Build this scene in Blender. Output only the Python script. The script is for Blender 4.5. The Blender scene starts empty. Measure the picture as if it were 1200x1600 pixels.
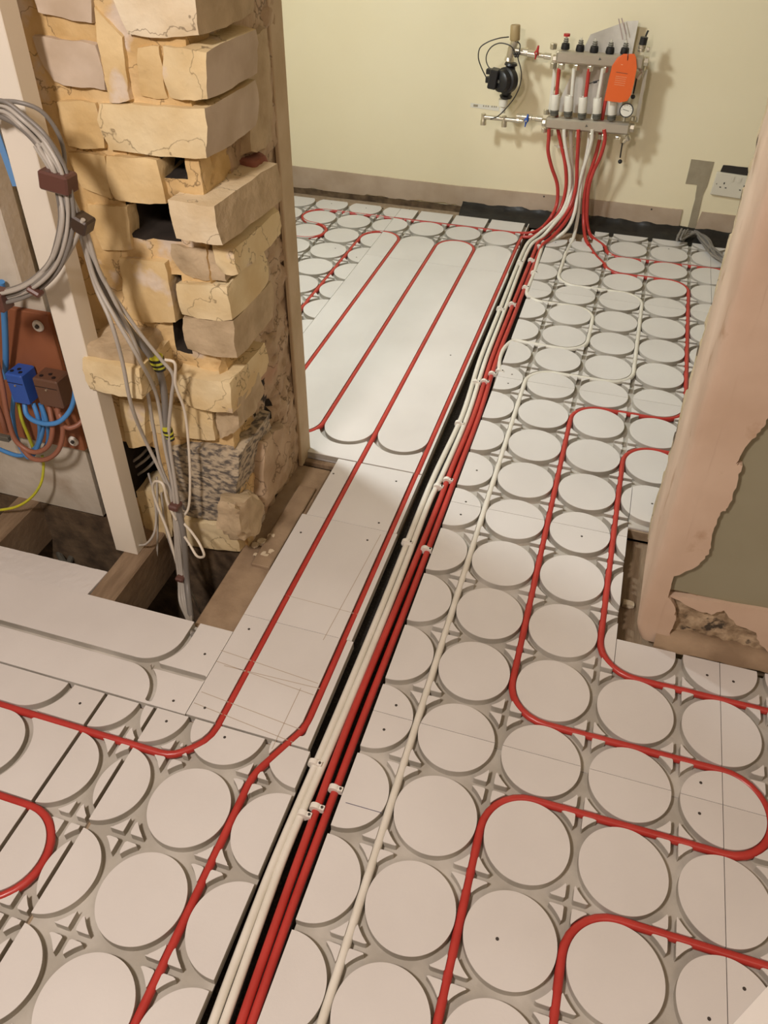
import bpy, math, random
import numpy as np
from mathutils import Vector, Matrix, noise

# ------------------------------------------------------------------ camera
C = bpy.context.scene.collection
scn = bpy.context.scene
F_PX, YAW, PITCH, ROLL = 1267.6954, 0.2964, 0.9129, 0.0058
CAM = Vector((-0.0323, -0.6843, 1.2774)); CY = 708.0
RM = Matrix.Rotation(YAW, 3, 'Z') @ Matrix.Rotation(PITCH, 3, 'X') @ Matrix.Rotation(ROLL, 3, 'Z')
cd = bpy.data.cameras.new('camera'); cam = bpy.data.objects.new('camera', cd); C.objects.link(cam)
cam.matrix_world = Matrix.Translation(CAM) @ RM.to_4x4()
cd.sensor_fit = 'VERTICAL'; cd.sensor_height = 24.0; cd.sensor_width = 18.0
cd.lens = F_PX / 1600 * 24.0; cd.shift_y = -(800 - CY) / 1600; cd.clip_start = 0.02
scn.camera = cam

# ------------------------------------------------------------------ light and exposure
scn.view_settings.view_transform = 'Standard'; scn.view_settings.look = 'None'
scn.view_settings.gamma = 1.0; scn.view_settings.use_curve_mapping = False
scn.view_settings.exposure = 0.0
world = bpy.data.worlds.new('world'); scn.world = world; world.use_nodes = True
world.node_tree.nodes['Background'].inputs[0].default_value = (1.0, 0.93, 0.84, 1)
world.node_tree.nodes['Background'].inputs[1].default_value = 0.05

def area(name, loc, tgt, size, power, col):
    l = bpy.data.lights.new(name, 'AREA'); l.shape = 'DISK'; l.size = size; l.energy = power; l.color = col
    o = bpy.data.objects.new(name, l); C.objects.link(o); o.location = loc
    o.rotation_euler = (Vector(tgt) - Vector(loc)).to_track_quat('-Z', 'Y').to_euler()
    return o
area('ceiling_lamp_near_room', (-0.75, -0.95, 1.85), (-0.2, 0.0, 0.1), 0.24, 29.0, (1.0, 0.87, 0.80))
area('soft_fill_near_room', (0.95, -1.3, 2.3), (0.1, 0.1, 0.0), 0.9, 9.0, (1.0, 0.80, 0.60))  # unseen fill added for ceiling bounce and softer shadows
area('lamp_far_room', (-1.28, 1.12, 1.75), (-0.3, 1.8, 0.2), 0.22, 24.0, (0.92, 0.98, 1.0))

U = 0.15
# ------------------------------------------------------------------ geometry of the place: photo rays onto real planes
def ray(x, y): return RM @ Vector(((x-600)/F_PX, -(y-CY)/F_PX, -1.0))
def fl(x, y, z=0.0):
    d = ray(x, y); return CAM + d*((z-CAM.z)/d.z)
def py(x, y, Y):
    d = ray(x, y); return CAM + d*((Y-CAM.y)/d.y)
def px(x, y, X):
    d = ray(x, y); return CAM + d*((X-CAM.x)/d.x)

# ------------------------------------------------------------------ materials
def mat(name, col, rough=0.6, metal=0.0, col2=None, scale=8.0, detail=4.0, bump=0.0, bscale=60.0,
        pos=(0.35, 0.65), col3=None, scale3=3.0, pos3=(0.55, 0.62), spec=0.5, trans=0.0, alpha=1.0, stretch=None, crack=None):
    m = bpy.data.materials.new(name); m.use_nodes = True
    nt = m.node_tree; N = nt.nodes; L = nt.links; b = N['Principled BSDF']
    b.inputs['Base Color'].default_value = (*col, 1); b.inputs['Roughness'].default_value = rough
    b.inputs['Metallic'].default_value = metal; b.inputs['Specular IOR Level'].default_value = spec
    if trans: b.inputs['Transmission Weight'].default_value = trans
    if alpha < 1: b.inputs['Alpha'].default_value = alpha
    tc = N.new('ShaderNodeTexCoord'); mp = N.new('ShaderNodeMapping'); L.new(tc.outputs['Object'], mp.inputs['Vector'])
    if stretch: mp.inputs['Scale'].default_value = stretch
    out = None
    if col2:
        n = N.new('ShaderNodeTexNoise'); n.inputs['Scale'].default_value = scale; n.inputs['Detail'].default_value = detail
        L.new(mp.outputs[0], n.inputs['Vector'])
        r = N.new('ShaderNodeValToRGB'); r.color_ramp.elements[0].position = pos[0]; r.color_ramp.elements[1].position = pos[1]
        r.color_ramp.elements[0].color = (*col, 1); r.color_ramp.elements[1].color = (*col2, 1)
        L.new(n.outputs['Fac'], r.inputs['Fac']); out = r.outputs['Color']
        if col3:
            n3 = N.new('ShaderNodeTexNoise'); n3.inputs['Scale'].default_value = scale3; n3.inputs['Detail'].default_value = 6
            L.new(mp.outputs[0], n3.inputs['Vector'])
            r3 = N.new('ShaderNodeValToRGB'); r3.color_ramp.elements[0].position = pos3[0]; r3.color_ramp.elements[1].position = pos3[1]
            L.new(n3.outputs['Fac'], r3.inputs['Fac'])
            mx = N.new('ShaderNodeMix'); mx.data_type = 'RGBA'; L.new(r3.outputs['Color'], mx.inputs[0])
            L.new(out, mx.inputs[6]); mx.inputs[7].default_value = (*col3, 1); out = mx.outputs[2]
        if crack:
            nc = N.new('ShaderNodeTexNoise'); nc.inputs['Scale'].default_value = crack[0]; nc.inputs['Detail'].default_value = 5
            L.new(mp.outputs[0], nc.inputs['Vector']); rc = N.new('ShaderNodeValToRGB'); e = rc.color_ramp.elements
            e[0].position = 0.5-crack[1]; e[1].position = 0.5+crack[1]; e[0].color = (0, 0, 0, 1); e[1].color = (0, 0, 0, 1)
            k_ = e.new(0.5); k_.color = (0.75, 0.75, 0.75, 1); L.new(nc.outputs['Fac'], rc.inputs['Fac'])
            mc = N.new('ShaderNodeMix'); mc.data_type = 'RGBA'; L.new(rc.outputs['Color'], mc.inputs[0]); L.new(out, mc.inputs[6])
            mc.inputs[7].default_value = (col[0]*0.25, col[1]*0.22, col[2]*0.2, 1); out = mc.outputs[2]
        L.new(out, b.inputs['Base Color'])
    if bump:
        nb = N.new('ShaderNodeTexNoise'); nb.inputs['Scale'].default_value = bscale; nb.inputs['Detail'].default_value = 6
        L.new(mp.outputs[0], nb.inputs['Vector'])
        bp = N.new('ShaderNodeBump'); bp.inputs['Strength'].default_value = bump; bp.inputs['Distance'].default_value = 0.004
        L.new(nb.outputs['Fac'], bp.inputs['Height']); L.new(bp.outputs[0], b.inputs['Normal'])
    return m

M = {}
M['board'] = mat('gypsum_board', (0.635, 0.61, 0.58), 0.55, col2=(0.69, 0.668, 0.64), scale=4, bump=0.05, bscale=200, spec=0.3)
M['board_base'] = mat('gypsum_core_groove_shade', (0.41, 0.38, 0.325), 0.85, col2=(0.62, 0.59, 0.53), scale=9, pos=(0.42, 0.75), spec=0.2, bump=0.2, bscale=120)  # board core, darkened to deepen the weak shade in the grooves
M['pipe_red'] = mat('red_pipe', (0.43, 0.036, 0.028), 0.33, col2=(0.50, 0.048, 0.038), scale=20)
M['pipe_white'] = mat('white_pipe', (0.70, 0.67, 0.58), 0.38, col2=(0.76, 0.73, 0.65), scale=20)
M['clip'] = mat('white_clip', (0.8, 0.77, 0.7), 0.5)
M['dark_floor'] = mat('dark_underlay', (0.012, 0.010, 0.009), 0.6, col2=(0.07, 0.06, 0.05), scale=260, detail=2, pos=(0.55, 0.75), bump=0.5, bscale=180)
M['void'] = mat('soil_and_hole_shade', (0.02, 0.015, 0.011), 0.9, col2=(0.045, 0.033, 0.024), scale=12, bump=0.6, bscale=30)  # underfloor soil; on the pier hole faces it is painted shade
M['joist'] = mat('old_timber', (0.20, 0.135, 0.08), 0.8, col2=(0.30, 0.215, 0.135), scale=9, bump=0.4, bscale=50, stretch=(6, 1, 1))
M['timber_dusty'] = mat('dusty_timber', (0.24, 0.165, 0.10), 0.85, col2=(0.36, 0.26, 0.165), scale=14, bump=0.5, bscale=60)
M['subfloor'] = mat('chipboard_floor', (0.30, 0.22, 0.14), 0.8, col2=(0.4, 0.3, 0.2), scale=60)
M['wall'] = mat('cream_wall_paint', (0.82, 0.735, 0.515), 0.6, col2=(0.84, 0.76, 0.545), scale=3, bump=0.05, bscale=40, spec=0.3)
M['near_wall'] = mat('near_room_plaster', (0.62, 0.52, 0.40), 0.8, col2=(0.68, 0.58, 0.46), scale=3)
M['ceiling'] = mat('white_ceiling', (0.78, 0.74, 0.68), 0.8)
M['pink'] = mat('pink_plaster', (0.53, 0.385, 0.28), 0.7, col2=(0.62, 0.475, 0.36), scale=5, col3=(0.44, 0.30, 0.20), scale3=14, pos3=(0.62, 0.72), bump=0.15, bscale=45, spec=0.25)
M['pink_strip'] = mat('bare_plaster_strip', (0.41, 0.31, 0.22), 0.8, col2=(0.49, 0.385, 0.29), scale=8, bump=0.3, bscale=60)
M['green'] = mat('olive_green_paint', (0.265, 0.245, 0.16), 0.5, col2=(0.30, 0.28, 0.19), scale=4, col3=(0.42, 0.38, 0.26), scale3=22, pos3=(0.68, 0.72), bump=0.05)
M['rough_mortar'] = mat('crumbling_mortar', (0.24, 0.17, 0.10), 0.95, col2=(0.50, 0.38, 0.25), scale=45, bump=1.0, bscale=90, detail=8, col3=(0.06, 0.045, 0.03), scale3=35, pos3=(0.58, 0.66))
M['mortar'] = mat('yellow_mortar', (0.55, 0.37, 0.155), 0.95, col2=(0.74, 0.55, 0.29), scale=10, detail=9, bump=0.8, bscale=60, col3=(0.66, 0.56, 0.45), scale3=9, pos3=(0.60, 0.66), crack=(14, 0.012))
M['brick'] = mat('pale_yellow_brick', (0.68, 0.52, 0.27), 0.9, col2=(0.80, 0.68, 0.43), scale=9, detail=8, bump=0.5, bscale=70, col3=(0.70, 0.58, 0.45), scale3=11, pos3=(0.62, 0.68), crack=(7, 0.005))
M['brick_cream'] = mat('cream_brick', (0.66, 0.53, 0.33), 0.9, col2=(0.82, 0.73, 0.54), scale=9, detail=9, bump=0.5, bscale=80, crack=(6, 0.004))
M['brick_pink'] = mat('plaster_smeared_brick', (0.50, 0.40, 0.29), 0.85, col2=(0.63, 0.53, 0.42), scale=12, bump=0.2, bscale=60)
M['brick_brown'] = mat('brown_dusty_brick', (0.44, 0.34, 0.21), 0.95, col2=(0.58, 0.46, 0.30), scale=20, detail=7, bump=0.9, bscale=60)
M['brick_grey'] = mat('dark_grey_block', (0.13, 0.115, 0.10), 0.95, col2=(0.50, 0.42, 0.30), scale=70, detail=8, bump=0.9, bscale=90, pos=(0.40, 0.56), stretch=(0.8, 0.8, 1.5))
M['brick_red'] = mat('red_brick_shard', (0.22, 0.07, 0.045), 0.9, col2=(0.30, 0.12, 0.08), scale=20, bump=0.5)
M['reveal'] = mat('rough_reveal_plaster', (0.40, 0.285, 0.175), 0.95, col2=(0.54, 0.41, 0.28), scale=14, detail=8, bump=0.9, bscale=50, col3=(0.44, 0.23, 0.14), scale3=7, pos3=(0.60, 0.75), crack=(12, 0.015))
M['reveal_edge'] = mat('plaster_edge', (0.50, 0.385, 0.24), 0.85, col2=(0.58, 0.46, 0.31), scale=12, bump=0.3, bscale=50)
M['grey_wall'] = mat('dirty_grey_render', (0.50, 0.455, 0.365), 0.9, col2=(0.62, 0.57, 0.48), scale=7, detail=7, bump=0.4, bscale=50, col3=(0.38, 0.30, 0.22), scale3=5, pos3=(0.58, 0.72))
M['post'] = mat('white_post_paint', (0.76, 0.71, 0.60), 0.55, col2=(0.79, 0.74, 0.64), scale=4, spec=0.3)
M['backboard'] = mat('brown_backboard', (0.25, 0.085, 0.035), 0.7, col2=(0.31, 0.115, 0.05), scale=5, bump=0.1)
M['blue_plastic'] = mat('blue_plastic', (0.03, 0.10, 0.42), 0.4)
M['brown_plastic'] = mat('brown_plastic', (0.13, 0.065, 0.04), 0.45)
M['cable_blue'] = mat('blue_cable', (0.07, 0.26, 0.60), 0.45)
M['cable_brown'] = mat('brown_cable', (0.31, 0.125, 0.075), 0.45)
M['cable_grey'] = mat('grey_cable', (0.44, 0.41, 0.36), 0.45)
M['cable_dark'] = mat('dark_grey_cable', (0.21, 0.195, 0.175), 0.45)
M['cable_white'] = mat('white_cable', (0.72, 0.66, 0.55), 0.45)
M['cable_black'] = mat('black_cable', (0.035, 0.03, 0.025), 0.45)
M['cable_yellow'] = mat('yellow_green_cable', (0.62, 0.58, 0.03), 0.45, col2=(0.45, 0.5, 0.05), scale=30)
M['tape_brown'] = mat('brown_tape', (0.115, 0.05, 0.038), 0.35)
M['tape_dark'] = mat('dark_tape', (0.05, 0.032, 0.022), 0.35)
M['tape_blue'] = mat('blue_tape', (0.13, 0.30, 0.58), 0.5)
M['steel'] = mat('stainless_steel', (0.52, 0.47, 0.38), 0.38, metal=0.75, col2=(0.60, 0.55, 0.46), scale=10)
M['nickel'] = mat('nickel', (0.66, 0.61, 0.50), 0.28, metal=0.85)
M['brass'] = mat('dull_brass', (0.42, 0.33, 0.17), 0.4, metal=0.7)
M['black'] = mat('black_plastic', (0.012, 0.012, 0.013), 0.4)
M['darkgrey'] = mat('dark_grey_plastic', (0.11, 0.105, 0.085), 0.5)
M['white_plastic'] = mat('white_plastic', (0.74, 0.71, 0.62), 0.4)
M['red_plastic'] = mat('red_plastic', (0.42, 0.02, 0.02), 0.4)
M['tan_plastic'] = mat('tan_plastic', (0.37, 0.27, 0.13), 0.5)
M['orange'] = mat('orange_card', (0.72, 0.115, 0.012), 0.45)
M['orange_print'] = mat('pale_orange_print', (0.80, 0.40, 0.22), 0.5)
M['paper'] = mat('leaflet_paper', (0.60, 0.55, 0.48), 0.6, col2=(0.66, 0.61, 0.54), scale=30)
M['paper_print'] = mat('leaflet_print', (0.40, 0.30, 0.27), 0.6)
M['glass'] = mat('clear_plastic', (0.75, 0.72, 0.6), 0.15, spec=0.6, alpha=0.45)
M['socket'] = mat('socket_plastic', (0.68, 0.64, 0.53), 0.4)
M['foil'] = mat('black_membrane', (0.008, 0.0075, 0.007), 0.42, col2=(0.018, 0.016, 0.014), scale=25, bump=0.5, bscale=25)
M['patch'] = mat('grey_filler', (0.30, 0.255, 0.175), 0.9, col2=(0.35, 0.30, 0.21), scale=20, bump=0.4)
M['rough_cream'] = mat('rough_cream_plaster', (0.42, 0.33, 0.20), 0.9, col2=(0.50, 0.40, 0.26), scale=14, bump=0.6, bscale=50, col3=(0.08, 0.055, 0.03), scale3=17, pos3=(0.60, 0.64))
M['bright_sheet'] = mat('bright_white_sheet', (0.92, 0.91, 0.88), 0.5)
M['brick_ochre'] = mat('ochre_brick', (0.60, 0.42, 0.185), 0.9, col2=(0.76, 0.59, 0.32), scale=9, detail=8, bump=0.6, bscale=60, col3=(0.72, 0.61, 0.48), scale3=10, pos3=(0.60, 0.67))
M['screw'] = mat('dark_screw', (0.05, 0.042, 0.035), 0.5)
M['pencil'] = mat('pencil_line', (0.42, 0.34, 0.26), 0.8)
M['seam'] = mat('dark_seam', (0.03, 0.025, 0.02), 0.9)
M['ink'] = mat('blue_ink', (0.10, 0.09, 0.15), 0.6)
M['rubble'] = mat('plaster_rubble', (0.55, 0.45, 0.31), 0.9, col2=(0.68, 0.58, 0.43), scale=40, bump=0.6)
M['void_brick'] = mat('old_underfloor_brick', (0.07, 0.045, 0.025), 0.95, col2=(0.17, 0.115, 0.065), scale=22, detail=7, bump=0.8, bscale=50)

# ------------------------------------------------------------------ object helpers
def link(name, vs, fs, m, parent=None, smooth=False, mats=None, midx=None):
    me = bpy.data.meshes.new(name)
    if parent is None and len(vs):
        a = np.array([tuple(v) for v in vs], dtype=float)
        o0 = Vector(((a[:, 0].min()+a[:, 0].max())/2, (a[:, 1].min()+a[:, 1].max())/2, a[:, 2].min()))
    else: o0 = Vector(parent.get('base', (0, 0, 0))) if parent else Vector((0, 0, 0))
    me.from_pydata([(v[0]-o0.x, v[1]-o0.y, v[2]-o0.z) for v in vs], [], fs)
    for mm in (mats or [m]): me.materials.append(mm)
    if midx: me.polygons.foreach_set('material_index', midx)
    me.polygons.foreach_set('use_smooth', [smooth]*len(fs)); me.update()
    o = bpy.data.objects.new(name, me); C.objects.link(o)
    if parent: o.parent = parent
    else: o.location = o0
    o['base'] = tuple(o0)
    return o
def sub(child_name, vs, fs, m, parent, smooth=False):
    # a mesh part under another mesh (which may itself sit under a thing)
    return link(child_name, vs, fs, m, parent, smooth)
def fin():
    for o in bpy.data.objects:
        if 'base' in o: del o['base']
def tag(o, label, cat, group=None, kind=None):
    if kind: o['kind'] = kind
    if label: o['label'] = label
    if cat: o['category'] = cat
    if group: o['group'] = group
    return o
def thing(name, label, cat, loc, group=None, kind=None):
    o = bpy.data.objects.new(name, None); C.objects.link(o); o.empty_display_size = 0.05
    o.location = loc; o['base'] = tuple(loc); tag(o, label, cat, group, kind); return o

class MB:
    def __init__(s): s.v = []; s.f = []
    def add(s, vs, fs):
        n = len(s.v); s.v += [tuple(v) for v in vs]; s.f += [tuple(n+i for i in f) for f in fs]; return s
    def box(s, c, d, rot=None, bev=0.0):
        x, y, z = d[0]/2, d[1]/2, d[2]/2; c = Vector(c)
        if bev <= 0:
            P = [Vector((i*x, j*y, k*z)) for i in (-1, 1) for j in (-1, 1) for k in (-1, 1)]
            Fc = [(0, 1, 3, 2), (4, 6, 7, 5), (0, 4, 5, 1), (2, 3, 7, 6), (0, 2, 6, 4), (1, 5, 7, 3)]
        else:
            # chamfered box: three loops per corner
            import itertools
            P = []; idx = {}
            for i, j, k in itertools.product((-1, 1), repeat=3):
                for a in range(3):
                    q = [i*x, j*y, k*z]
                    for t in range(3):
                        if t != a: q[t] -= (i, j, k)[t]*bev
                    idx[(i, j, k, a)] = len(P); P.append(Vector(q))
            Fc = []
            for a in range(3):
                for s_ in (-1, 1):
                    b, c_ = (a+1) % 3, (a+2) % 3; f = []
                    for (u_, w_) in ((-1, -1), (1, -1), (1, 1), (-1, 1)):
                        t = [0, 0, 0]; t[a] = s_; t[b] = u_; t[c_] = w_; f.append(idx[(*t, a)])
                    Fc.append(tuple(f) if s_ > 0 else tuple(reversed(f)))
            for a in range(3):
                b, c_ = (a+1) % 3, (a+2) % 3
                for u_ in (-1, 1):
                    for w_ in (-1, 1):
                        t0 = [0, 0, 0]; t1 = [0, 0, 0]; t0[a] = -1; t1[a] = 1
                        for t in (t0, t1): t[b] = u_; t[c_] = w_
                        f = (idx[(*t0, b)], idx[(*t1, b)], idx[(*t1, c_)], idx[(*t0, c_)])
                        Fc.append(f if u_*w_ > 0 else tuple(reversed(f)))
            for i, j, k in itertools.product((-1, 1), repeat=3):
                f = (idx[(i, j, k, 0)], idx[(i, j, k, 1)], idx[(i, j, k, 2)])
                Fc.append(f if i*j*k > 0 else tuple(reversed(f)))
        if rot is not None: P = [rot @ p for p in P]
        return s.add([p+c for p in P], Fc)
    def cyl(s, a, b, r, r2=None, n=20, prof=None):
        # profile [(t, r)...] along a->b
        a = Vector(a); b = Vector(b); d = (b-a); L = d.length; d.normalize()
        u = d.orthogonal().normalized(); w = d.cross(u)
        prof = prof or [(0, r), (1, r if r2 is None else r2)]
        vs = []; fs = []
        for t, rr in prof:
            for k in range(n):
                an = 2*math.pi*k/n; vs.append(a+d*(L*t)+(u*math.cos(an)+w*math.sin(an))*rr)
        m_ = len(prof)
        for i in range(m_-1):
            for k in range(n): fs.append((i*n+k, i*n+(k+1) % n, (i+1)*n+(k+1) % n, (i+1)*n+k))
        fs.append(tuple(range(n-1, -1, -1))); fs.append(tuple((m_-1)*n+k for k in range(n)))
        return s.add(vs, fs)
    def ball(s, c, r, n=12):
        pr = [(0.5-0.5*math.cos(math.pi*i/n), max(r*math.sin(math.pi*i/n), 1e-4)) for i in range(n+1)]
        c = Vector(c); return s.cyl(c-Vector((0, 0, r)), c+Vector((0, 0, r)), r, prof=pr, n=16)
    def tube(s, pts, r, n=10, flat=1.0):
        P = [Vector(p) for p in pts]; 
        T = [(P[min(i+1, len(P)-1)]-P[max(i-1, 0)]).normalized() for i in range(len(P))]
        u = T[0].orthogonal().normalized()
        if abs(T[0].z) < 0.9: u = (Vector((0, 0, 1))-T[0]*T[0].z).normalized()
        vs = []; fs = []
        for i, p in enumerate(P):
            u = (u-T[i]*u.dot(T[i])).normalized(); w = T[i].cross(u)
            for k in range(n):
                an = 2*math.pi*k/n; vs.append(p+(u*math.cos(an)*flat+w*math.sin(an))*r)
        for i in range(len(P)-1):
            for k in range(n): fs.append((i*n+k, i*n+(k+1) % n, (i+1)*n+(k+1) % n, (i+1)*n+k))
        fs.append(tuple(range(n-1, -1, -1))); fs.append(tuple((len(P)-1)*n+k for k in range(n)))
        return s.add(vs, fs)
    def obj(s, name, m, parent=None, smooth=False):
        o = link(name, s.v, s.f, m, parent, smooth)
        if smooth: smooth_by_angle(o)
        return o
def smooth_by_angle(o, ang=0.7):
    me = o.data
    try: me.set_sharp_from_angle(angle=ang)
    except Exception: pass

def cr(pts, k=8):
    P = [Vector(p) for p in pts]; 
    if len(P) < 3: return P
    P = [P[0]*2-P[1]]+P+[P[-1]*2-P[-2]]; out = []
    for i in range(1, len(P)-2):
        p0, p1, p2, p3 = P[i-1:i+3]
        t1 = (p1-p0).length**.5+1e-6; t2 = (p2-p1).length**.5+1e-6; t3 = (p3-p2).length**.5+1e-6
        m1 = ((p1-p0)/t1-(p2-p0)/(t1+t2)+(p2-p1)/t2)*t2; m2 = ((p2-p1)/t2-(p3-p1)/(t2+t3)+(p3-p2)/t3)*t2
        for j in range(k):
            t = j/k; t_2 = t*t; t_3 = t_2*t
            out.append(p1*(2*t_3-3*t_2+1)+m1*(t_3-2*t_2+t)+p2*(-2*t_3+3*t_2)+m2*(t_3-t_2))
    out.append(P[-2]); return out

# ------------------------------------------------------------------ grooved boards (contours of a distance field, cut as real grooves)
GW = 0.0465
def ring(X, Y, cx, cy, r=0.5): return np.abs(np.hypot(X-cx, Y-cy)-r)-GW
def lattice(ox, oy, xr=None, rr=None):
    def f(X, Y):
        d = np.full(X.shape, 9.0)
        dx = (X-ox) - np.round(X-ox); dy = (Y-oy)-np.round(Y-oy)
        for ax in (-1, 0, 1):
            for ay in (-1, 0, 1): d = np.minimum(d, np.abs(np.hypot(dx-ax, dy-ay)-0.5)-GW)
        d = np.minimum(d, np.abs(np.abs(dx)-0.5)-GW*0.86); d = np.minimum(d, np.abs(np.abs(dy)-0.5)-GW*0.86)
        return d
    return f
def strokes(lst):
    def f(X, Y):
        d = np.full(X.shape, 9.0)
        for s in lst:
            if s[0] == 'h':
                _, y, x0, x1 = s; q = np.hypot(X-np.clip(X, x0, x1), Y-y)-GW
            elif s[0] == 'v':
                _, x, y0, y1 = s; q = np.hypot(X-x, Y-np.clip(Y, y0, y1))-GW
            else:
                _, cx, cy, sx, sy = s; q = ring(X, Y, cx, cy)      # arc limited to half planes sx, sy
                if sx: q = np.maximum(q, -(X-cx)*sx)
                if sy: q = np.maximum(q, -(Y-cy)*sy)
            d = np.minimum(d, q)
        return d
    return f
def both(*fs):
    def f(X, Y):
        d = fs[0](X, Y)
        for g in fs[1:]: d = np.minimum(d, g(X, Y))
        return d
    return f
def fillet(pts, z=-0.0062, step=0.12):
    # pts: (x, y[, radius]) in grid units; straight runs joined by arcs
    out = [Vector((pts[0][0], pts[0][1], 0))]
    for i in range(1, len(pts)-1):
        p = Vector((pts[i][0], pts[i][1], 0)); a = Vector((pts[i-1][0], pts[i-1][1], 0)); b = Vector((pts[i+1][0], pts[i+1][1], 0))
        r = pts[i][2] if len(pts[i]) > 2 else 0.5
        d1 = (a-p).normalized(); d2 = (b-p).normalized(); ang = d1.angle(d2)
        if ang > 3.1 or r == 0: out.append(p); continue
        t = r/math.tan(ang/2); c = p+(d1+d2).normalized()*(r/math.sin(ang/2))
        s = p+d1*t; e = p+d2*t; n = max(3, int((math.pi-ang)*r/step)+1)
        va = s-c; vb = e-c; th = va.angle(vb); sgn = 1 if va.cross(vb).z > 0 else -1
        for k in range(n+1): out.append(c+Matrix.Rotation(sgn*th*k/n, 3, 'Z') @ va)
    out.append(Vector((pts[-1][0], pts[-1][1], 0)))
    return [Vector((p.x*U, p.y*U, z)) for p in out]

def groove(*paths, lo=-99, hi=99):
    segs = []
    for p in paths:
        P = [(v.x/U, v.y/U) for v in fillet(p)]; segs += [(a, b) for a, b in zip(P[:-1], P[1:]) if hi > max(a[1], b[1]) or True]
    def f(X, Y):
        d = np.full(X.shape, 9.0)
        for a, b in segs:
            vx, vy = b[0]-a[0], b[1]-a[1]; L2 = vx*vx+vy*vy+1e-12
            t = np.clip(((X-a[0])*vx+(Y-a[1])*vy)/L2, 0, 1); d = np.minimum(d, np.hypot(X-a[0]-t*vx, Y-a[1]-t*vy)-GW*1.05)
        return d
    return f
def board_mesh(rects, fn, h=0.025, depth=0.0155, thick=0.02, z0=0.0):
    vs = []; fs = []; ms = []
    def quad(a, b, c, d, m_=0):
        n = len(vs); vs.extend((a, b, c, d)); fs.append((n, n+1, n+2, n+3)); ms.append(m_)
    G = 0.004
    for (x0, x1, y0, y1, b) in rects:
        x0 += G*b[0]; x1 -= G*b[1]; y0 += G*b[2]; y1 -= G*b[3]
        nx = max(2, int(round((x1-x0)/h))); ny = max(2, int(round((y1-y0)/h)))
        xs = np.linspace(x0, x1, nx+1); ys = np.linspace(y0, y1, ny+1)
        X, Y = np.meshgrid(xs, ys); D = fn(X, Y); D[np.abs(D) < 1e-4] = 1e-4
        P = D > 0
        full = P[:-1, :-1] & P[1:, :-1] & P[:-1, 1:] & P[1:, 1:]
        none = ~(P[:-1, :-1] | P[1:, :-1] | P[:-1, 1:] | P[1:, 1:])
        zt = z0; zb = z0-depth; zz = z0-thick
        def wall(p, q):
            zm = z0-0.0015
            quad((p[0]*U, p[1]*U, zm), (q[0]*U, q[1]*U, zm), (q[0]*U, q[1]*U, zt), (p[0]*U, p[1]*U, zt))
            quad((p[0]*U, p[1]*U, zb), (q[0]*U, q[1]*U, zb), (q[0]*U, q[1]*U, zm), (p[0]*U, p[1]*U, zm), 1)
        for j in range(ny):
            i = 0; row = full[j]
            while i < nx:
                if row[i]:
                    k = i
                    while k < nx and row[k]: k += 1
                    quad((xs[i]*U, ys[j]*U, zt), (xs[k]*U, ys[j]*U, zt), (xs[k]*U, ys[j+1]*U, zt), (xs[i]*U, ys[j+1]*U, zt))
                    if j == 0: wall((xs[i], ys[0]), (xs[k], ys[0]))
                    if j == ny-1: wall((xs[k], ys[ny]), (xs[i], ys[ny]))
                    if i == 0: wall((xs[0], ys[j+1]), (xs[0], ys[j]))
                    if k == nx: wall((xs[nx], ys[j]), (xs[nx], ys[j+1]))
                    i = k
                else:
                    if not none[j, i]:
                        cs = [(i, j), (i+1, j), (i+1, j+1), (i, j+1)]; poly = []
                        for t in range(4):
                            a = cs[t]; b_ = cs[(t+1) % 4]; da = D[a[1], a[0]]; db = D[b_[1], b_[0]]
                            if da > 0: poly.append((xs[a[0]], ys[a[1]], t, 0))
                            if (da > 0) != (db > 0):
                                f_ = da/(da-db); poly.append((xs[a[0]]+(xs[b_[0]]-xs[a[0]])*f_, ys[a[1]]+(ys[b_[1]]-ys[a[1]])*f_, t, 1))
                        if len(poly) >= 3:
                            n = len(vs); vs.extend([(p[0]*U, p[1]*U, zt) for p in poly]); fs.append(tuple(range(n, n+len(poly)))); ms.append(0)
                            for t in range(len(poly)):
                                p = poly[t]; q = poly[(t+1) % len(poly)]
                                if p[3] and q[3] and p[2] != q[2]: wall(p, q)
                                elif (j == 0 and p[1] == ys[0] and q[1] == ys[0]) or (j == ny-1 and p[1] == ys[ny] and q[1] == ys[ny]) or \
                                     (i == 0 and p[0] == xs[0] and q[0] == xs[0]) or (i == nx-1 and p[0] == xs[nx] and q[0] == xs[nx]): wall(p, q)
                    i += 1
        a, b_, c, d = x0*U, x1*U, y0*U, y1*U
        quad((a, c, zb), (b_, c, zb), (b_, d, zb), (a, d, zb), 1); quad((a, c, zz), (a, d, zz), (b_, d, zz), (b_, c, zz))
        quad((a, c, zz), (b_, c, zz), (b_, c, zb), (a, c, zb)); quad((b_, c, zz), (b_, d, zz), (b_, d, zb), (b_, c, zb))
        quad((b_, d, zz), (a, d, zz), (a, d, zb), (b_, d, zb)); quad((a, d, zz), (a, c, zz), (a, c, zb), (a, d, zb))
    return vs, fs, ms
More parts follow.
